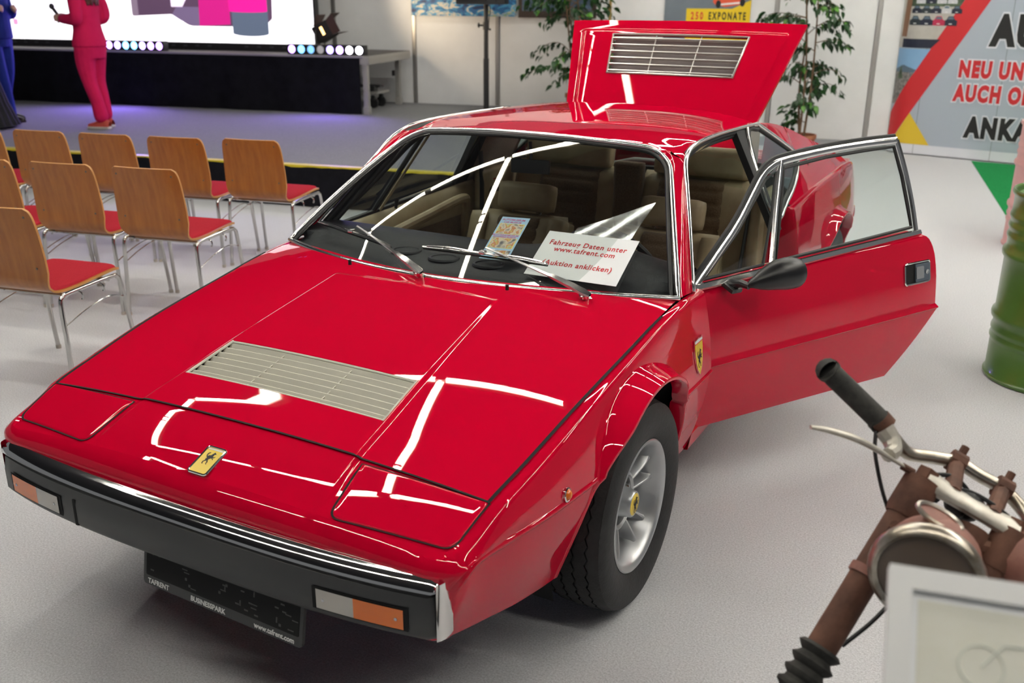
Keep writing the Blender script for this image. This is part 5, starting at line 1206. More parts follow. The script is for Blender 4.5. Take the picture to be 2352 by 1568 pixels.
soft(j, 'jacket', BLUE, ms, .014, 3)
tr = M(); torso(tr, [(.0, .78, .12, .17), (.0, .90, .13, .18)])
for s, fx in ((1, -.08), (-1, .10)): limb(tr, [(0, s*.085, .86), (.02+fx*.4, s*.095, .55), (fx, s*.10, .30), (fx*1.15, s*.10, .07)], [.105, .085, .075, .075])
soft(tr, 'trousers', BLUE, ms, .013, 2)
M().sphere((-.01, 0, 1.745), (.112, .092, .11), 14, 10).build('hair', HAIR, ms)
shoe(ms, .085, -.10, PI, LEATHERS, LEATHERS, ln=.29); shoe(ms, -.10, .10, PI, LEATHERS, LEATHERS, ln=.29)
# person in a long black dress beside them
dr = thing('person', 'person in a long pleated black dress standing on the stage', 'person', hall(-7.10, 5.74, SH+.006), HA)
b = M(); torso(b, [(0, .80, .09, .14), (0, .95, .10, .15), (0, 1.10, .085, .12), (0, 1.28, .10, .15), (0, 1.38, .07, .15), (0, 1.42, .045, .07)]); limb(b, [(0, 0, 1.4), (.01, 0, 1.52)], [.045, .048]); b.sphere((.012, 0, 1.61), (.096, .075, .116), 16, 12); b.sphere((.106, 0, 1.60), (.016, .012, .018), 8, 6)
for s in (1, -1):
    limb(b, [(0, s*.15, 1.36), (-.03, s*.19, 1.15), (.02, s*.18, 1.05), (.12, s*.10, 1.08)], [.045, .04, .036, .026]); hand(b, (.12, s*.09, 1.085), (.9, -s*.3, .2), (0, s*.9, .3)); limb(b, [(0, s*.08, .85), (0, s*.08, .08)], [.08, .036]); b.sphere((.05, s*.08, .035), (.11, .035, .03), 8, 6)
soft(b, 'body', SKIN, dr, .011, 2)
for s in (1, -1): M().sphere((.098, s*.032, 1.622), (.009, .013, .009), 8, 6).build('eye', WHITEP, dr)
rws = []
for z, r0 in ((1.40, .075), (1.34, .155), (1.22, .145), (1.06, .115), (.95, .155), (.75, .185), (.5, .235), (.25, .295), (.02, .375)):
    rws.append([Vector(((r0*(1+(.055 if z < .95 else 0)*math.sin(26*a)*min(1, (1-z)))) * math.cos(a)*(.85 if z > 1 else 1), (r0*(1+(.055 if z < .95 else 0)*math.sin(26*a)*min(1, (1-z))))*math.sin(a), z)) for a in np.linspace(0, 2*PI, 157)[:-1]])
M().grid(rws, cv=True).build('dress', BLACKD, dr, sharp=80)
hr = M().sphere((-.008, 0, 1.645), (.104, .088, .11), 14, 10); limb(hr, [(-.06, 0, 1.66), (-.09, 0, 1.45), (-.09, 0, 1.28)], [.07, .07, .03]); soft(hr, 'hair', HAIR, dr, .013, 2)
# ================================================================ loudspeaker on its stand
sx = hall(-2.56, 8.94, SH+.001)
spk = thing('speaker_stand', 'black speaker pole on a flat square base before the wall', 'speaker stand', sx, HA)
M().box((-.02, 0, .008), (.46, .46, .016), bev=.004).build('base_plate', PLASTIC, spk)
M().cyl((0, 0, .016), (0, 0, .62), .034, n=18).cyl((0, 0, .60), (0, 0, 1.235), .028, n=18).build('pole', PLASTIC, spk)
M().cyl((0, 0, .95), (0, 0, 1.04), .037, n=18).build('collar', PLASTIC, spk)
M().cyl((-.02, -.01, 1.00), (-.075, -.02, 1.00), .012, n=10).sphere((-.085, -.02, 1.0), (.012, .03, .03), 10, 8).build('knob', PLASTIC, spk)
M().cyl((.02, -.01, .955), (.05, -.02, .955), .008, n=10).sphere((.055, -.02, .955), .014, 10, 8).build('knob', PLASTIC, spk)
M().tube(spline([(.05, -.02, 1.23), (.06, -.03, 1.16), (.045, -.03, 1.05), (.03, -.03, .90), (.025, -.03, .5), (.03, -.03, .05)], 6), .006, 6).build('cable', RUBBER, spk)
sb = thing('loudspeaker', 'black loudspeaker box on top of the speaker pole', 'loudspeaker', tuple(sx+Vector((0, 0, 1.236))), HA+.15)
M().box((-.04, 0, .28), (.58, .36, .56), bev=.02).build('cabinet', PLASTIC, sb); M().box((-.14, -.183, .28), (.36, .008, .50), bev=.003).build('front_grille', noise_col(mat('speaker_mesh', rough=.6), (.004, .004, .004), (.02, .02, .02), 400), sb); M().box((.15, -.182, .28), (.02, .012, .5)).build('side_handle', RUBBER, sb, smooth=False)
# ================================================================ ficus trees
LEAFM = []
for i, (a, b_) in enumerate((((.010, .045, .010), (.020, .085, .016)), ((.006, .026, .007), (.012, .050, .010)), ((.05, .17, .015), (.10, .28, .03)))):
    m = noise_col(mat('ficus_leaf_%d' % i, rough=.32, spec=.5), a, b_, 14); LEAFM.append(m)
BARK = noise_col(mat('ficus_bark', rough=.8), (.10, .055, .028), (.20, .12, .065), 20, bump=.3); TERRA = noise_col(mat('terracotta', rough=.8), (.30, .10, .045), (.38, .14, .07), 10); SOIL = mat('soil', (.03, .02, .014), .95)
def leaf_mesh(m, seed):
    r = random.Random(seed); L_ = .095; v = []; f = []
    st_ = ((0, .0), (.16, .020), (.38, .027), (.62, .021), (.84, .009), (1, 0))
    for t, w_ in st_:
        dz = -.022*t*t; v += [(-w_, t*L_, dz+w_*.35), (0, t*L_, dz), (w_, t*L_, dz+w_*.35)]
    for i in range(len(st_)-1):
        a = i*3; f += [(a, a+1, a+4, a+3), (a+1, a+2, a+5, a+4)]
    me = bpy.data.meshes.new('leaf'); me.from_pydata(v, [], f); me.materials.append(m)
    for p in me.polygons: p.use_smooth = True
    return me
LEAFMESH = [leaf_mesh(m, i) for i, m in enumerate(LEAFM)]
def ficus(loc, label, seed, height, crown, stems, stake=None, rz=0, lean=0, zvis=1.35):
    r = random.Random(seed); t = thing('potted_ficus', label, 'potted plant', loc, rz)
    M().lathe([(0, 0), (.13, 0), (.155, .20), (.17, .21), (.17, .25), (.15, .25), (.145, .215)], (0, 0, 0), (0, 0, 1), 28).build('pot', TERRA, t, sharp=30)
    M().lathe([(0, .218), (.14, .212), (.148, .208)], (0, 0, 0), (0, 0, 1), 20).build('soil', SOIL, t)
    if stake: M().cyl((stake[0], stake[1], .20), (stake[0]*1.1, stake[1], stake[2]), .018, .016, 8).build('support_stake', mat('bamboo', (.30, .20, .06), .5) if 'bamboo' not in MT else MT['bamboo'], t)
    leaves = []
    for k in range(stems):
        a0 = 2*PI*k/stems; base = Vector((.03*math.cos(a0), .03*math.sin(a0), .2))
        pts = [base]+[Vector((base.x*(1+2*f_)+r.uniform(-.03, .03)+lean*f_, base.y*(1+2*f_)+r.uniform(-.03, .03), .2+(height-.2)*f_)) for f_ in (.25, .5, .75, 1)]
        P = spline(pts, 6); M().tube(P, lambda q: .014*(1-.7*q), 7).build('stem', BARK, t)
        nb = 15
        for i in range(nb):
            f_ = .10+.88*(i+r.random()*.8)/nb; p0 = P[min(len(P)-1, int(f_*(len(P)-1)))]
            az = r.uniform(0, 2*PI); env = crown(f_); ln = env*r.uniform(.55, 1.15); el = r.uniform(.05, .55)
            d = Vector((math.cos(az), math.sin(az)*(.62 if math.sin(az) > 0 else 1), 0)); bp_ = [p0, p0+d*ln*.4+Vector((0, 0, ln*el*.6)), p0+d*ln*.8+Vector((0, 0, ln*el*.5)), p0+d*ln*1.05+Vector((0, 0, ln*el*.2-.06))]
            B = spline(bp_, 5); bo = M().tube(B, lambda q: .0055*(1-.75*q), 5).build('branch', BARK, t)
            for s_ in range(4+int(ln*52)):
                q = .22+.80*(s_+r.random()*.6)/(4+int(ln*52)); q = min(q, 1); p = B[min(len(B)-1, int(q*(len(B)-1)))]
                tw = Vector((r.uniform(-1, 1), r.uniform(-1, 1), r.uniform(-.5, .3))).normalized()*r.uniform(.01, .09); leaves.append((p+tw, d, r.random()))
    def lmat(p, d, q):
        az = math.atan2(d.y, d.x)-PI/2+r.uniform(-1.3, 1.3); pit = r.uniform(-1.25, -.15); sc_ = r.uniform(.65, 1.15)
        return Matrix.Translation(p) @ Matrix.Rotation(az, 4, 'Z') @ Matrix.Rotation(pit, 4, 'X') @ Matrix.Rotation(r.uniform(-.7, .7), 4, 'Y') @ Matrix.Scale(sc_, 4)
    low = [l for l in leaves if l[0].z < zvis]; high = [l for l in leaves if l[0].z >= zvis]
    low.sort(key=lambda l: l[0].y)
    ind = low[:300]; rest = low[300:]+high
    for p, d, q in ind:
        me = LEAFMESH[0 if q < .5 else 1 if q < .85 else 2]; o = link_mesh('leaf', me, t); o.matrix_local = lmat(p, d, q)
    if rest:
        g = M(); base_v = [v.co.copy() for v in LEAFMESH[0].vertices]; fs = [tuple(p.vertices) for p in LEAFMESH[0].polygons]
        for p, d, q in rest:
            mx = lmat(p, d, q); g.add([mx @ v for v in base_v], fs)
        o = g.build('foliage', LEAFM[0], t, sharp=180, fix=False, merge=1e-9); o['kind'] = 'stuff'
    return t
ficus(hall(-1.40, 8.92, SH+.001), 'leafy ficus in a terracotta pot beside the dark wall picture', 11, 2.0, lambda f_: .62 if f_ > .45 else .50, 3, stake=(.30, .08, 1.9), rz=HA, lean=-.22, zvis=1.42)
ficus(hall(1.16, 8.80, 0.0), 'slender ficus in a terracotta pot beside the large banner', 23, 2.25, lambda f_: .42 if f_ > .6 else .24+.25*f_, 3, rz=HA, lean=-.06, zvis=1.75)
# ================================================================ display banner
b0 = Vector((.333, 9.66, 0)); bdir = Vector((.988, -.157, 0)); bnor = Vector((-.157, -.988, 0))
def BP(s, z, t=0.0):
    if s >= -.10: return b0+bdir*s+bnor*t+Vector((0, 0, z))
    a = min((-.10-s)/.30, .90); c_ = b0+bdir*-.10-bnor*.30
    return c_+bnor*(math.cos(a)*(.30+t))-bdir*(math.sin(a)*(.30+t))+Vector((0, 0, z))
BG = mat('banner_grey', (0.40, 0.45, 0.52), 0.5); BWH = mat('banner_white', (0.72, 0.73, 0.78), 0.5); BRED = mat('banner_red', (0.55, 0.018, 0.024), 0.5); BYEL = mat('banner_yellow', (0.72, 0.50, 0.03), 0.5)
bn = thing('display_banner', 'large curved display wall with red stripe and car dealer lettering', 'banner', b0)
bp_inv = Matrix.Translation(b0).inverted()
def bput(o): o.parent = bn; o.matrix_parent_inverse = bp_inv; return o
SS = [-.37, -.35, -.33, -.30, -.26, -.22, -.18, -.14, -.10]+list(np.linspace(0, 2.7, 10))
bput(M().grid([[BP(s, z, -.012) for s in SS] for z in (.012, .12, 2.3)]).grid([[BP(s, z, -.03) for s in SS] for z in (.012, .12, 2.3)]).build('backing', mat('banner_back', (.06, .06, .065), .6), sharp=60))
seams = [-.40, 0.0, .815, 1.63, 2.5]
def clip_poly(poly, s0, s1):
    def cut(P, keep, at):
        out = []
        for i, a in enumerate(P):
            b = P[(i+1) % len(P)]
            if keep(a[0]): out.append(a)
            if keep(a[0]) != keep(b[0]):
                t = (at-a[0])/(b[0]-a[0]); out.append((at, a[1]+(b[1]-a[1])*t))
        return out
    P = cut(poly, lambda x: x >= s0, s0); return cut(P, lambda x: x <= s1, s1) if P else P
def bflat(name, poly, m, d):
    # split where the sheet bends, so that the print follows it
    mm = M(); cuts = [-.37, -.345, -.32, -.28, -.24, -.20, -.16, -.12, -.10, 2.6]
    for a, b in zip(cuts, cuts[1:]):
        P = clip_poly(poly, a, b)
        if P and len(P) > 2: mm.add([BP(s, z, d) for s, z in P], [tuple(range(len(P)))])
    return bput(mm.build(name, m, smooth=False))
for a, b in zip(seams, seams[1:]):
    bflat('panel', [(a+.002, .118), (b-.002, .118), (b-.002, 2.28), (a+.002, 2.28)], BG, -.004); bflat('foot_strip', [(a+.002, .014), (b-.002, .014), (b-.002, .118), (a+.002, .118)], BWH, -.004)
bflat('red_stripe', [(.80, 2.28), (1.03, 2.28), (.58, 1.67), (-.089, .463), (-.285, .118), (-.40, .118), (-.40, .40), (-.31, .53), (.32, 1.67), (.66, 2.28)], BRED, -.002)
bflat('yellow_triangle', [(-.089, .463), (.168, .120), (-.275, .120)], BYEL, -.001)
# printed photographs
TREE = noise_col(mat('print_trees', rough=.5), (.012, .03, .014), (.10, .14, .08), 14); ASPH = noise_col(mat('print_ground', rough=.5), (.40, .38, .34), (.50, .48, .44), 6); NAVY = mat('print_navy', (.012, .016, .035), .5); SKYP = mat('print_sky', (.22, .40, .62), .5); HILL = mat('print_hill', (.10, .15, .20), .5); ROOFP = noise_col(mat('print_town', rough=.5), (.05, .05, .05), (.35, .33, .30), 30); POSTP = mat('print_post', (.22, .11, .06), .5)
bflat('print_lot', [(-.38, 1.165), (.04, 1.165), (.64, 2.25), (-.38, 2.25)], ASPH, -.0014)
bflat('print_trees', [(-.30, 1.60), (.28, 1.60), (.64, 2.25), (-.30, 2.25)], TREE, -.0010)
bflat('print_shadow', [(-.30, 1.165), (.04, 1.165), (.13, 1.26), (-.30, 1.26)], NAVY, -.0008)
bflat('print_post', [(-.335, 1.28), (-.25, 1.28), (-.21, 2.2), (-.29, 2.2)], POSTP, -.0004)
def pcar(s, z, w_, col):
    bflat('print_car', [(s, z), (s+w_, z), (s+w_, z+w_*.38), (s+w_*.82, z+w_*.45), (s+w_*.68, z+w_*.72), (s+w_*.30, z+w_*.72), (s+w_*.16, z+w_*.45), (s, z+w_*.38)], col, -.0002-.0004*(1.7-z)*-1)
    bflat('print_windscreen', [(s+w_*.24, z+w_*.48), (s+w_*.76, z+w_*.48), (s+w_*.65, z+w_*.67), (s+w_*.34, z+w_*.67)], HILL, .0014)
    bflat('print_plate', [(s+w_*.38, z+w_*.10), (s+w_*.62, z+w_*.10), (s+w_*.62, z+w_*.16), (s+w_*.38, z+w_*.16)], WHITEP, .0014)
DG, SIL, RD_ = mat('print_dark', (.02, .03, .035), .5), mat('print_silver', (.55, .56, .58), .5), mat('print_redcar', (.45, .02, .07), .5)
for k in range(4): pcar(-.18+.11*k, 1.63, .10, (SIL, NAVY, SIL, SIL)[k])
for k in range(5): pcar(-.22+.105*k, 1.53, .11, (NAVY, DG, NAVY, SIL, NAVY)[k])
for k in range(4): pcar(-.235+.125*k, 1.405, .135, (DG, NAVY, RD_, NAVY)[k])
bflat('print_sky', [(-.36, .90), (-.10, .90), (.04, 1.155), (-.36, 1.155)], SKYP, -.0014); bflat('print_hill', [(-.36, .84), (-.14, .84), (-.085, .93), (-.24, .98), (-.36, .93)], HILL, -.0008); bflat('print_town', [(-.36, .55), (-.30, .55), (-.14, .84), (-.10, .90), (-.36, .90)], ROOFP, -.0006)
bflat('print_fir', [(-.31, .83), (-.23, .83), (-.27, .98)], TREE, 0.0004)
def btext(txt, s, z, cap, m, xs, out):
    mw = frame_m(BP(s, z, 0), bdir, (0, 0, 1)); sz = cap/.73
    bput(lettering(txt, sz, BWH, None, mw @ Matrix.Translation((0, 0, .0012)), bold=out+sz*.062, xs=xs, ext=.0002, space=1.22)); bput(lettering(txt, sz, m, None, mw @ Matrix.Translation((0, 0, .0024)), bold=sz*.070, xs=xs, ext=.0002, space=1.22))
btext('AU', .655, 1.232, .295, BLACKP, .74, .020); btext('NEU UND', .368, .888, .165, BRED, .66, .016); btext('AUCH OLD', .358, .636, .165, BRED, .66, .016); btext('ANKAUF', .530, .258, .210, BLACKP, .70, .016)
# ================================================================ barrels
GREEN = noise_col(mat('green_enamel', rough=.28, coat=.3), (.075, .165, .028), (.095, .20, .036), 3); PALEP = noise_col(mat('pale_pink_enamel', rough=.4), (.62, .30, .29), (.70, .38, .36), 4); DRED = mat('dark_red_inside', (.20, .014, .02), .4)
def drum_prof(r=.28, h=.88):
    pts = [(r-.012, 0), (r+.004, .004), (r+.006, .016), (r-.004, .024), (r-.004, .17)]
    for z0 in (.175, .215): pts += [(r-.004, z0), (r+.002, z0+.012), (r+.002, z0+.022), (r-.004, z0+.034)]
    pts += [(r-.004, .272), (r+.008, .288), (r+.010, .300), (r+.008, .312), (r-.004, .328), (r-.004, .565), (r+.008, .582), (r+.010, .594), (r+.008, .606), (r-.004, .622)]
    for z0 in (.655, .70, .745): pts += [(r-.004, z0), (r+.002, z0+.012), (r+.002, z0+.022), (r-.004, z0+.034)]
    pts += [(r-.004, .850), (r+.004, .858), (r+.009, .870), (r+.004, .882), (r-.006, .878), (r-.010, .866)]
    return pts
gb = thing('oil_drum', 'glossy green steel oil drum standing on the carpet', 'drum', (1.86, 2.60, .001))
M().lathe(drum_prof(), (0, 0, 0), (0, 0, 1), 64).build('drum_wall', GREEN, gb, sharp=60); M().lathe([(0, .858), (.12, .858), (.265, .856), (.271, .866)], (0, 0, 0), (0, 0, 1), 48).build('drum_lid', GREEN, gb, sharp=40)
for x, y, r_ in ((.14, 0, .035), (-.16, .02, .022)): M().lathe([(0, .012), (r_*.7, .012), (r_, .008), (r_, 0)], (x, y, .857), (0, 0, 1), 16).build('bung', ALLOY, gb, sharp=30)
pb = thing('cut_open_drum', 'pale pink steel drum cut open at the front, dark red inside', 'drum', (1.775, 5.50, .001))
a0, a1 = math.radians(4), math.radians(196)
M().lathe(drum_prof(), (0, 0, 0), (0, 0, 1), 40, a0, a1).build('drum_wall', PALEP, pb, sharp=60)
dp = [(r_-.012, z_+.004) for r_, z_ in drum_prof()[3:-3]]; M().lathe(dp, (0, 0, 0), (0, 0, 1), 40, a0, a1).build('drum_lining', DRED, pb, sharp=60)
for a in (a0, a1):
    ob = M(); pr_ = drum_prof()[1:-2]
    axx = Vector((0, 0, 1)); x_ = axx.orthogonal().normalized(); y_ = axx.cross(x_); u_ = x_*math.cos(a)+y_*math.sin(a)
    ob.tube([u_*(r_-.004)+Vector((0, 0, z_)) for r_, z_ in pr_], .010, 6).build('cut_edge', PALEP, pb, sharp=80)
M().lathe([(0, .30), (.26, .30), (.262, .34), (0, .34)], (0, 0, 0), (0, 0, 1), 40, a0, a1).build('seat_board', DRED, pb, sharp=30)
# ================================================================ motorcycle front, rusty
RUST = noise_col(mat('rusty_paint', rough=.75), (.075, .030, .018), (.17, .075, .045), 22, detail=6, bump=.25, bscale=60, dist=.004); RUSTP = noise_col(mat('faded_red_paint', rough=.6), (.22, .085, .065), (.34, .16, .12), 16, detail=6, bump=.15, bscale=50, dist=.003)
WORN = noise_col(mat('worn_chrome', rough=.28, metal=.85), (.30, .25, .18), (.66, .62, .55), 24, detail=6); OLDALU = noise_col(mat('dull_aluminium', rough=.42, metal=.6), (.42, .39, .33), (.66, .63, .56), 18, detail=5); GRIPM = noise_col(mat('old_rubber', rough=.8), (.018, .018, .016), (.05, .048, .042), 40, bump=.4, bscale=90, dist=.003)
mo0 = Vector((1.5586, -0.8858, 0.6588))
mo = thing('motorcycle', 'rusty vintage motorcycle with worn chrome handlebar and round headlamp', 'motorcycle', (mo0.x, mo0.y, 0))
mi_ = Matrix.Translation(Vector((mo0.x, mo0.y, 0))).inverted()
def mput(o, par=None):
    if par is None: o.parent = mo; o.matrix_parent_inverse = mi_
    else: o.parent = par
    return o
hbp = spline([Vector((1.4775, -0.6031, 0.9657)), Vector((1.5157, -0.5975, 0.9282)), Vector((1.5449, -0.5875, 0.8973)), Vector((1.5844, -0.5575, 0.8850)), Vector((1.6284, -0.5314, 0.8736)), Vector((1.6681, -0.5305, 0.8561)), Vector((1.7111, -0.5285, 0.8366)), Vector((1.7562, -0.5560, 0.8084)), Vector((1.8052, -0.6381, 0.7736)), Vector((1.8638, -0.7027, 0.7359))], 6)
hbar = mput(M().tube(hbp, .0125, 12).build('handlebar', WORN))
grp = [Vector((1.3881, -0.5970, 1.0341)), Vector((1.3966, -0.5955, 1.0265)), Vector((1.4856, -0.6012, 0.9597)), Vector((1.4916, -0.6003, 0.9537))]
mput(M().tube(spline(grp, 6), lambda t: .0205 if .06 < t < .94 else .0235, 14).build('grip', GRIPM), hbar); mput(M().tube([Vector((1.4880, -0.6005, 0.9583)), Vector((1.5016, -0.5985, 0.9448))], .0225, 12).build('grip_collar', RUST), hbar)
mput(M().tube(spline([Vector((1.5006, -0.6123, 0.9456)), Vector((1.5172, -0.6172, 0.9279)), Vector((1.5244, -0.6375, 0.9181)), Vector((1.5195, -0.6662, 0.9205))], 4), lambda t: .019-.006*t, 10).build('lever_bracket', OLDALU), hbar)
mput(M().tube(spline([Vector((1.3993, -0.7708, 0.9905)), Vector((1.4278, -0.7517, 0.9827)), Vector((1.4648, -0.7248, 0.9661)), Vector((1.4989, -0.6903, 0.9387)), Vector((1.5281, -0.6703, 0.9157)), Vector((1.5540, -0.6563, 0.8988))], 5), lambda t: .0055+.0045*math.sin(PI*min(1, t*1.2)), 10, flat=(1, .6)).build('brake_lever', OLDALU), hbar)
mput(M().tube([Vector((1.5445, -0.6600, 0.9024)), Vector((1.5641, -0.6537, 0.8915))], .007, 8).build('cable_adjuster', RUST), hbar)
mput(M().tube(spline([Vector((1.4886, -0.6203, 0.9418)), Vector((1.4949, -0.6435, 0.9092)), Vector((1.5168, -0.6671, 0.8550)), Vector((1.5390, -0.6744, 0.8070))], 5), .0035, 6).build('cable', RUBBER), hbar)
# fork legs
F1a, F1b = Vector((1.5778, -0.6560, 0.8675)), Vector((1.4775, -0.8739, 0.6299)); F2a, F2b = Vector((1.7337, -0.6400, 0.7983)), Vector((1.6413, -0.8503, 0.5689))
fdir = (F1b-F1a).normalized(); across = (F2a-F1a); axleL = F1a+fdir*.90; axleR = F2a+fdir*.90
for a, nm in ((F1a, 0), (F2a, 1)):
    fo = mput(M().tube([a, a+fdir*.34], .0265, 14).build('fork_leg', RUST))
    mput(M().tube([a-fdir*.012, a+fdir*.012, a+fdir*.05, a+fdir*.065], lambda t: .033 if t < .7 else .029, 14).build('fork_shroud', RUST), fo)
    mput(M().tube([a+fdir*.175, a+fdir*.178, a+fdir*.188, a+fdir*.191], lambda t: .031, 14).build('fork_ring', RUSTP), fo)
    gt = [a+fdir*(.335+.006*k) for k in range(30)]
    mput(M().tube(gt, lambda t: .033+.006*math.sin(t*2*PI*7), 14).build('fork_gaiter', GRIPM), fo)
    mput(M().tube([a+fdir*.50, a+fdir*.90], .022, 12).build('fork_slider', RUST), fo)
mid = (F1a+F2a)/2
mput(M().tube([F1a-fdir*.018, F1a.lerp(F2a, .3)-fdir*.016, F1a.lerp(F2a, .7)-fdir*.016, F2a-fdir*.018], lambda t: .034-.010*math.sin(PI*t), 12, flat=(1, .55)).build('top_yoke', OLDALU))
for k in (.0, 1.0): mput(M().tube([F1a.lerp(F2a, k)-fdir*.035, F1a.lerp(F2a, k)-fdir*.012], .020, 6).build('fork_cap', RUST))
for k, px_ in ((.30, (1.6263, -0.5326, 0.8736)), (.74, (1.7093, -0.5286, 0.8389))):
    q = Vector(px_); mput(M().tube([F1a.lerp(F2a, k)-fdir*.02, q], .015, 10).tube([q-across.normalized()*.014, q+across.normalized()*.014], .021, 10).tube([q, q-fdir*.035], .008, 8).build('bar_clamp', RUST))
# headlamp
hc, hf = Vector((1.6250, -0.7617, 0.8102)), Vector((1.6183, -0.8872, 0.8098)); hax = (hf-hc).normalized()
hd = mput(M().lathe([(0, -.075), (.030, -.072), (.058, -.058), (.074, -.030), (.080, .0), (.082, .03)], hc+hax*.05, hax, 32).build('headlamp', RUSTP, sharp=60))
mput(M().lathe([(.082, .028), (.089, .030), (.092, .040), (.089, .052), (.080, .058), (.074, .052)], hc+hax*.05, hax, 36).build('headlamp_rim', WORN, sharp=50), hd)
mput(M().lathe([(0, .060), (.04, .058), (.076, .050)], hc+hax*.05, hax, 28).build('headlamp_lens', mat('dusty_lens', (.10, .07, .05), .3), sharp=80), hd)
sup = (Vector((0, 0, 1))-hax*hax.z).normalized(); spc = hc+hax*.035+sup*.076
mput(M().tube([spc+(across.normalized()*math.cos(a)*.038+hax*math.sin(a)*.026)+sup*.004 for a in np.linspace(0, 2*PI, 25)[:-1]], .0045, 6, closed=True).build('speedometer_ring', WORN), hd)
mput(M().grid([[spc+(across.normalized()*math.cos(a)*r_+hax*math.sin(a)*r_*.68)+sup*.003 for a in np.linspace(0, 2*PI, 25)[:-1]] for r_ in (.0005, .036)], cv=True).build('speedometer_glass', RUSTP), hd)
for k in (-1, 1): mput(M().tube([hc+across.normalized()*k*.075, (F1a if k < 0 else F2a)+fdir*.10], .009, 8).build('headlamp_bracket', RUST), hd)
for pts in ([(1.6284, -0.5691, 0.8474), (1.6064, -0.6159, 0.8279), (1.6112, -0.6186, 0.8482), (1.6597, -0.6149, 0.8592), (1.7280, -0.6179, 0.8270), (1.7764, -0.6481, 0.7876)], [(1.5847, -0.6096, 0.8725), (1.6273, -0.5993, 0.8743), (1.6607, -0.5946, 0.8411), (1.6526, -0.6448, 0.8282), (1.6360, -0.7046, 0.8363)], [(1.5072, -0.8341, 0.6218), (1.5423, -0.7783, 0.6458), (1.5739, -0.7216, 0.6766), (1.6021, -0.6724, 0.6937)]):
    mput(M().tube(spline([Vector(p) for p in pts], 5), .0042, 6).build('cable', RUBBER))
mput(M().sphere(Vector((1.6532, -0.6160, 0.8318)), (.035, .03, .03), 10, 8).build('ignition_switch', RUBBER))
# front wheel, mudguard
wcx = (axleL+axleR)/2; wa = across.normalized(); wr_ = .27
wu = (Vector((0, 0, 1))-wa*wa.z).normalized()
fw = mput(M().lathe([(wr_-.04, -.035), (wr_-.012, -.034), (wr_, -.018), (wr_+.004, 0), (wr_, .018), (wr_-.012, .034), (wr_-.04, .035)], wcx, wa, 48).build('front_wheel', TYRE, sharp=50))
mput(M().lathe([(wr_-.042, -.028), (wr_-.055, -.02), (wr_-.055, .02), (wr_-.042, .028)], wcx, wa, 40).build('wheel_rim', WORN), fw); mput(M().lathe([(0, -.05), (.05, -.05), (.05, .05), (0, .05)], wcx, wa, 20).build('wheel_hub', OLDALU, sharp=30), fw)
for k in range(18):
    a = 2*PI*k/18; dv = (wu*math.cos(a)+wa.cross(wu)*math.sin(a)); mput(M().cyl(wcx+dv*.045+wa*(.03 if k % 2 else -.03), wcx+dv*(wr_-.05), .0018, n=5).build('wire_spoke', WORN), fw)
mg = []; fwd = wa.cross(wu); 
for a in np.linspace(math.radians(-75), math.radians(70), 26):
    dv = wu*math.cos(a)+fwd*math.sin(a); mg.append([wcx+dv*(wr_+.028+.022*math.cos(b_))+wa*.058*math.sin(b_) for b_ in np.linspace(-1.5, 1.5, 9)])
mput(M().grid(mg).build('mudguard', RUST, sharp=80))
# frame, tank, engine, rear wheel further back (behind the picture's edge)
back = Vector((.95, .31, 0)).normalized(); lat = Vector((-back.y, back.x, 0))
hd0 = mid+fdir*.06+back*.03
mput(M().tube([hd0-fdir*.03, hd0+fdir*.16], .028, 12).build('steering_head', RUST)); tk = hd0+back*.28+Vector((0, 0, -.03))
Rt = Matrix((back, lat, Vector((0, 0, 1)))).transposed()
mput(M().sphere(tk, (.24, .12, .10), 20, 12, rot=Rt).build('fuel_tank', RUSTP)); mput(M().box(tk+back*.42+Vector((0, 0, -.02)), (.42, .20, .07), rot=Rt, bev=.03).build('saddle', GRIPM))
rwc = Vector((wcx.x, wcx.y, 0))+back*1.15; rwc.z = wr_+.006
mput(M().tube([hd0+fdir*.08, hd0+back*.25+Vector((0, 0, -.42)), hd0+back*.6+Vector((0, 0, -.45)), rwc], .017, 10).tube([hd0, tk+back*.3+Vector((0, 0, -.06)), rwc], .017, 10).build('frame_tubes', RUST)); mput(M().box(hd0+back*.38+Vector((0, 0, -.36)), (.30, .22, .26), rot=Rt, bev=.04).build('engine', OLDALU))
rw_ = mput(M().lathe([(wr_-.04, -.04), (wr_-.012, -.038), (wr_, -.02), (wr_+.004, 0), (wr_, .02), (wr_-.012, .038), (wr_-.04, .04)], rwc, lat, 40).build('rear_wheel', TYRE, sharp=50)); mput(M().lathe([(wr_-.042, -.03), (wr_-.055, -.02), (wr_-.055, .02), (wr_-.042, .03)], rwc, lat, 36).build('wheel_rim', WORN), rw_); mput(M().lathe([(0, -.05), (.06, -.05), (.06, .05), (0, .05)], rwc, lat, 20).build('wheel_hub', OLDALU, sharp=30), rw_)
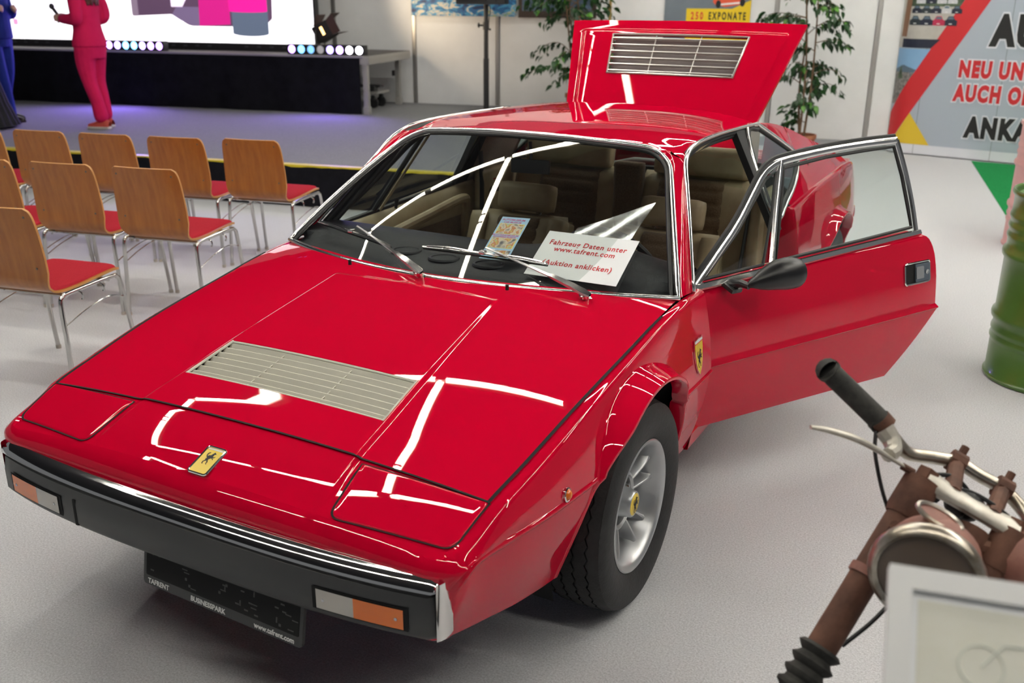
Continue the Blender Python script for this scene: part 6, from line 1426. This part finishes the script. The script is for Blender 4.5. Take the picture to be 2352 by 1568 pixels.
# ================================================================ framed sign on a floor stand
sA, sB, sC = Vector((1.6078, -1.4379, 1.1508)), Vector((1.7282, -1.4140, 1.1513)), Vector((1.6255, -1.5252, 1.0754))
sfm = frame_m(sA, sB-sA, sA-sC); fw_, fh_ = .235, .325
FRW = mat('white_frame', (0.90, 0.90, 0.89), 0.35); CREAM = noise_col(mat('cream_print', rough=.6), (.78, .77, .66), (.84, .84, .76), 12)
si = thing('framed_sign', 'white framed information sheet on a thin floor stand beside the motorcycle', 'sign', (sA.x, sA.y, 0))
si_i = Matrix.Translation(Vector((sA.x, sA.y, 0))).inverted()
def sput(o): o.parent = si; o.matrix_parent_inverse = si_i; return o
def SQ(x, y, t): return sfm @ Vector((x, -y, t))
bw = .022
for nm, poly in (('frame_bar', [(0, 0), (fw_, 0), (fw_-bw, bw), (bw, bw)]), ('frame_bar', [(0, fh_), (bw, fh_-bw), (fw_-bw, fh_-bw), (fw_, fh_)]), ('frame_bar', [(0, 0), (bw, bw), (bw, fh_-bw), (0, fh_)]), ('frame_bar', [(fw_, 0), (fw_, fh_), (fw_-bw, fh_-bw), (fw_-bw, bw)])):
    sput(M().prism(poly, SQ, -.012, .006).build(nm, FRW, smooth=False))
sput(M().prism([(bw*.8, bw*.8), (fw_-bw*.8, bw*.8), (fw_-bw*.8, fh_-bw*.8), (bw*.8, fh_-bw*.8)], SQ, -.008, -.001).build('sheet', PAPER, smooth=False))
sput(M().prism([(.028, .030), (fw_-.028, .030), (fw_-.028, .118), (.028, .118)], SQ, -.001, -.0006).build('printed_picture', CREAM, smooth=False))
DR = mat('print_drawing', (.70, .72, .64), .6)
for cx_ in (.085, .155): sput(M().tube([SQ(cx_+.020*math.cos(a), .085+.020*math.sin(a), -.0004) for a in np.linspace(0, 2*PI, 25)[:-1]], .0012, 5, closed=True).build('printed_drawing', DR))
sput(M().tube([SQ(.085, .085, -.0004), SQ(.105, .062, -.0004), SQ(.145, .060, -.0004), SQ(.155, .085, -.0004)], .0015, 5).build('printed_drawing', DR))
GREYT = mat('print_grey', (.42, .42, .42), .6)
for k_, w_ in enumerate((.010, .009, .010, .004, .010, .004, .009, .009, .009)):
    x0_ = .080+.0125*k_; sput(M().prism([(x0_, .132), (x0_+w_, .132), (x0_+w_, .142), (x0_, .142)], SQ, -.001, -.0006).build('blurred_glyph', GREYT, smooth=False))
cc = SQ(fw_*.5, fh_, -.02); sput(M().tube([SQ(fw_*.5, fh_*.35, -.014), cc, Vector((cc.x, cc.y, .012))], .009, 8).build('stand_pole', PLASTIC)); sput(M().lathe([(0, 0), (.14, 0), (.14, .008), (.02, .014), (0, .014)], (cc.x, cc.y, .001), (0, 0, 1), 28).build('stand_base', PLASTIC, sharp=30))
# turn everything so that the hall lies along the world axes (the camera above is set that way already)
for o in list(scene.objects):
    if o.parent is None and o is not cam: o.matrix_basis = ROTW @ o.matrix_basis
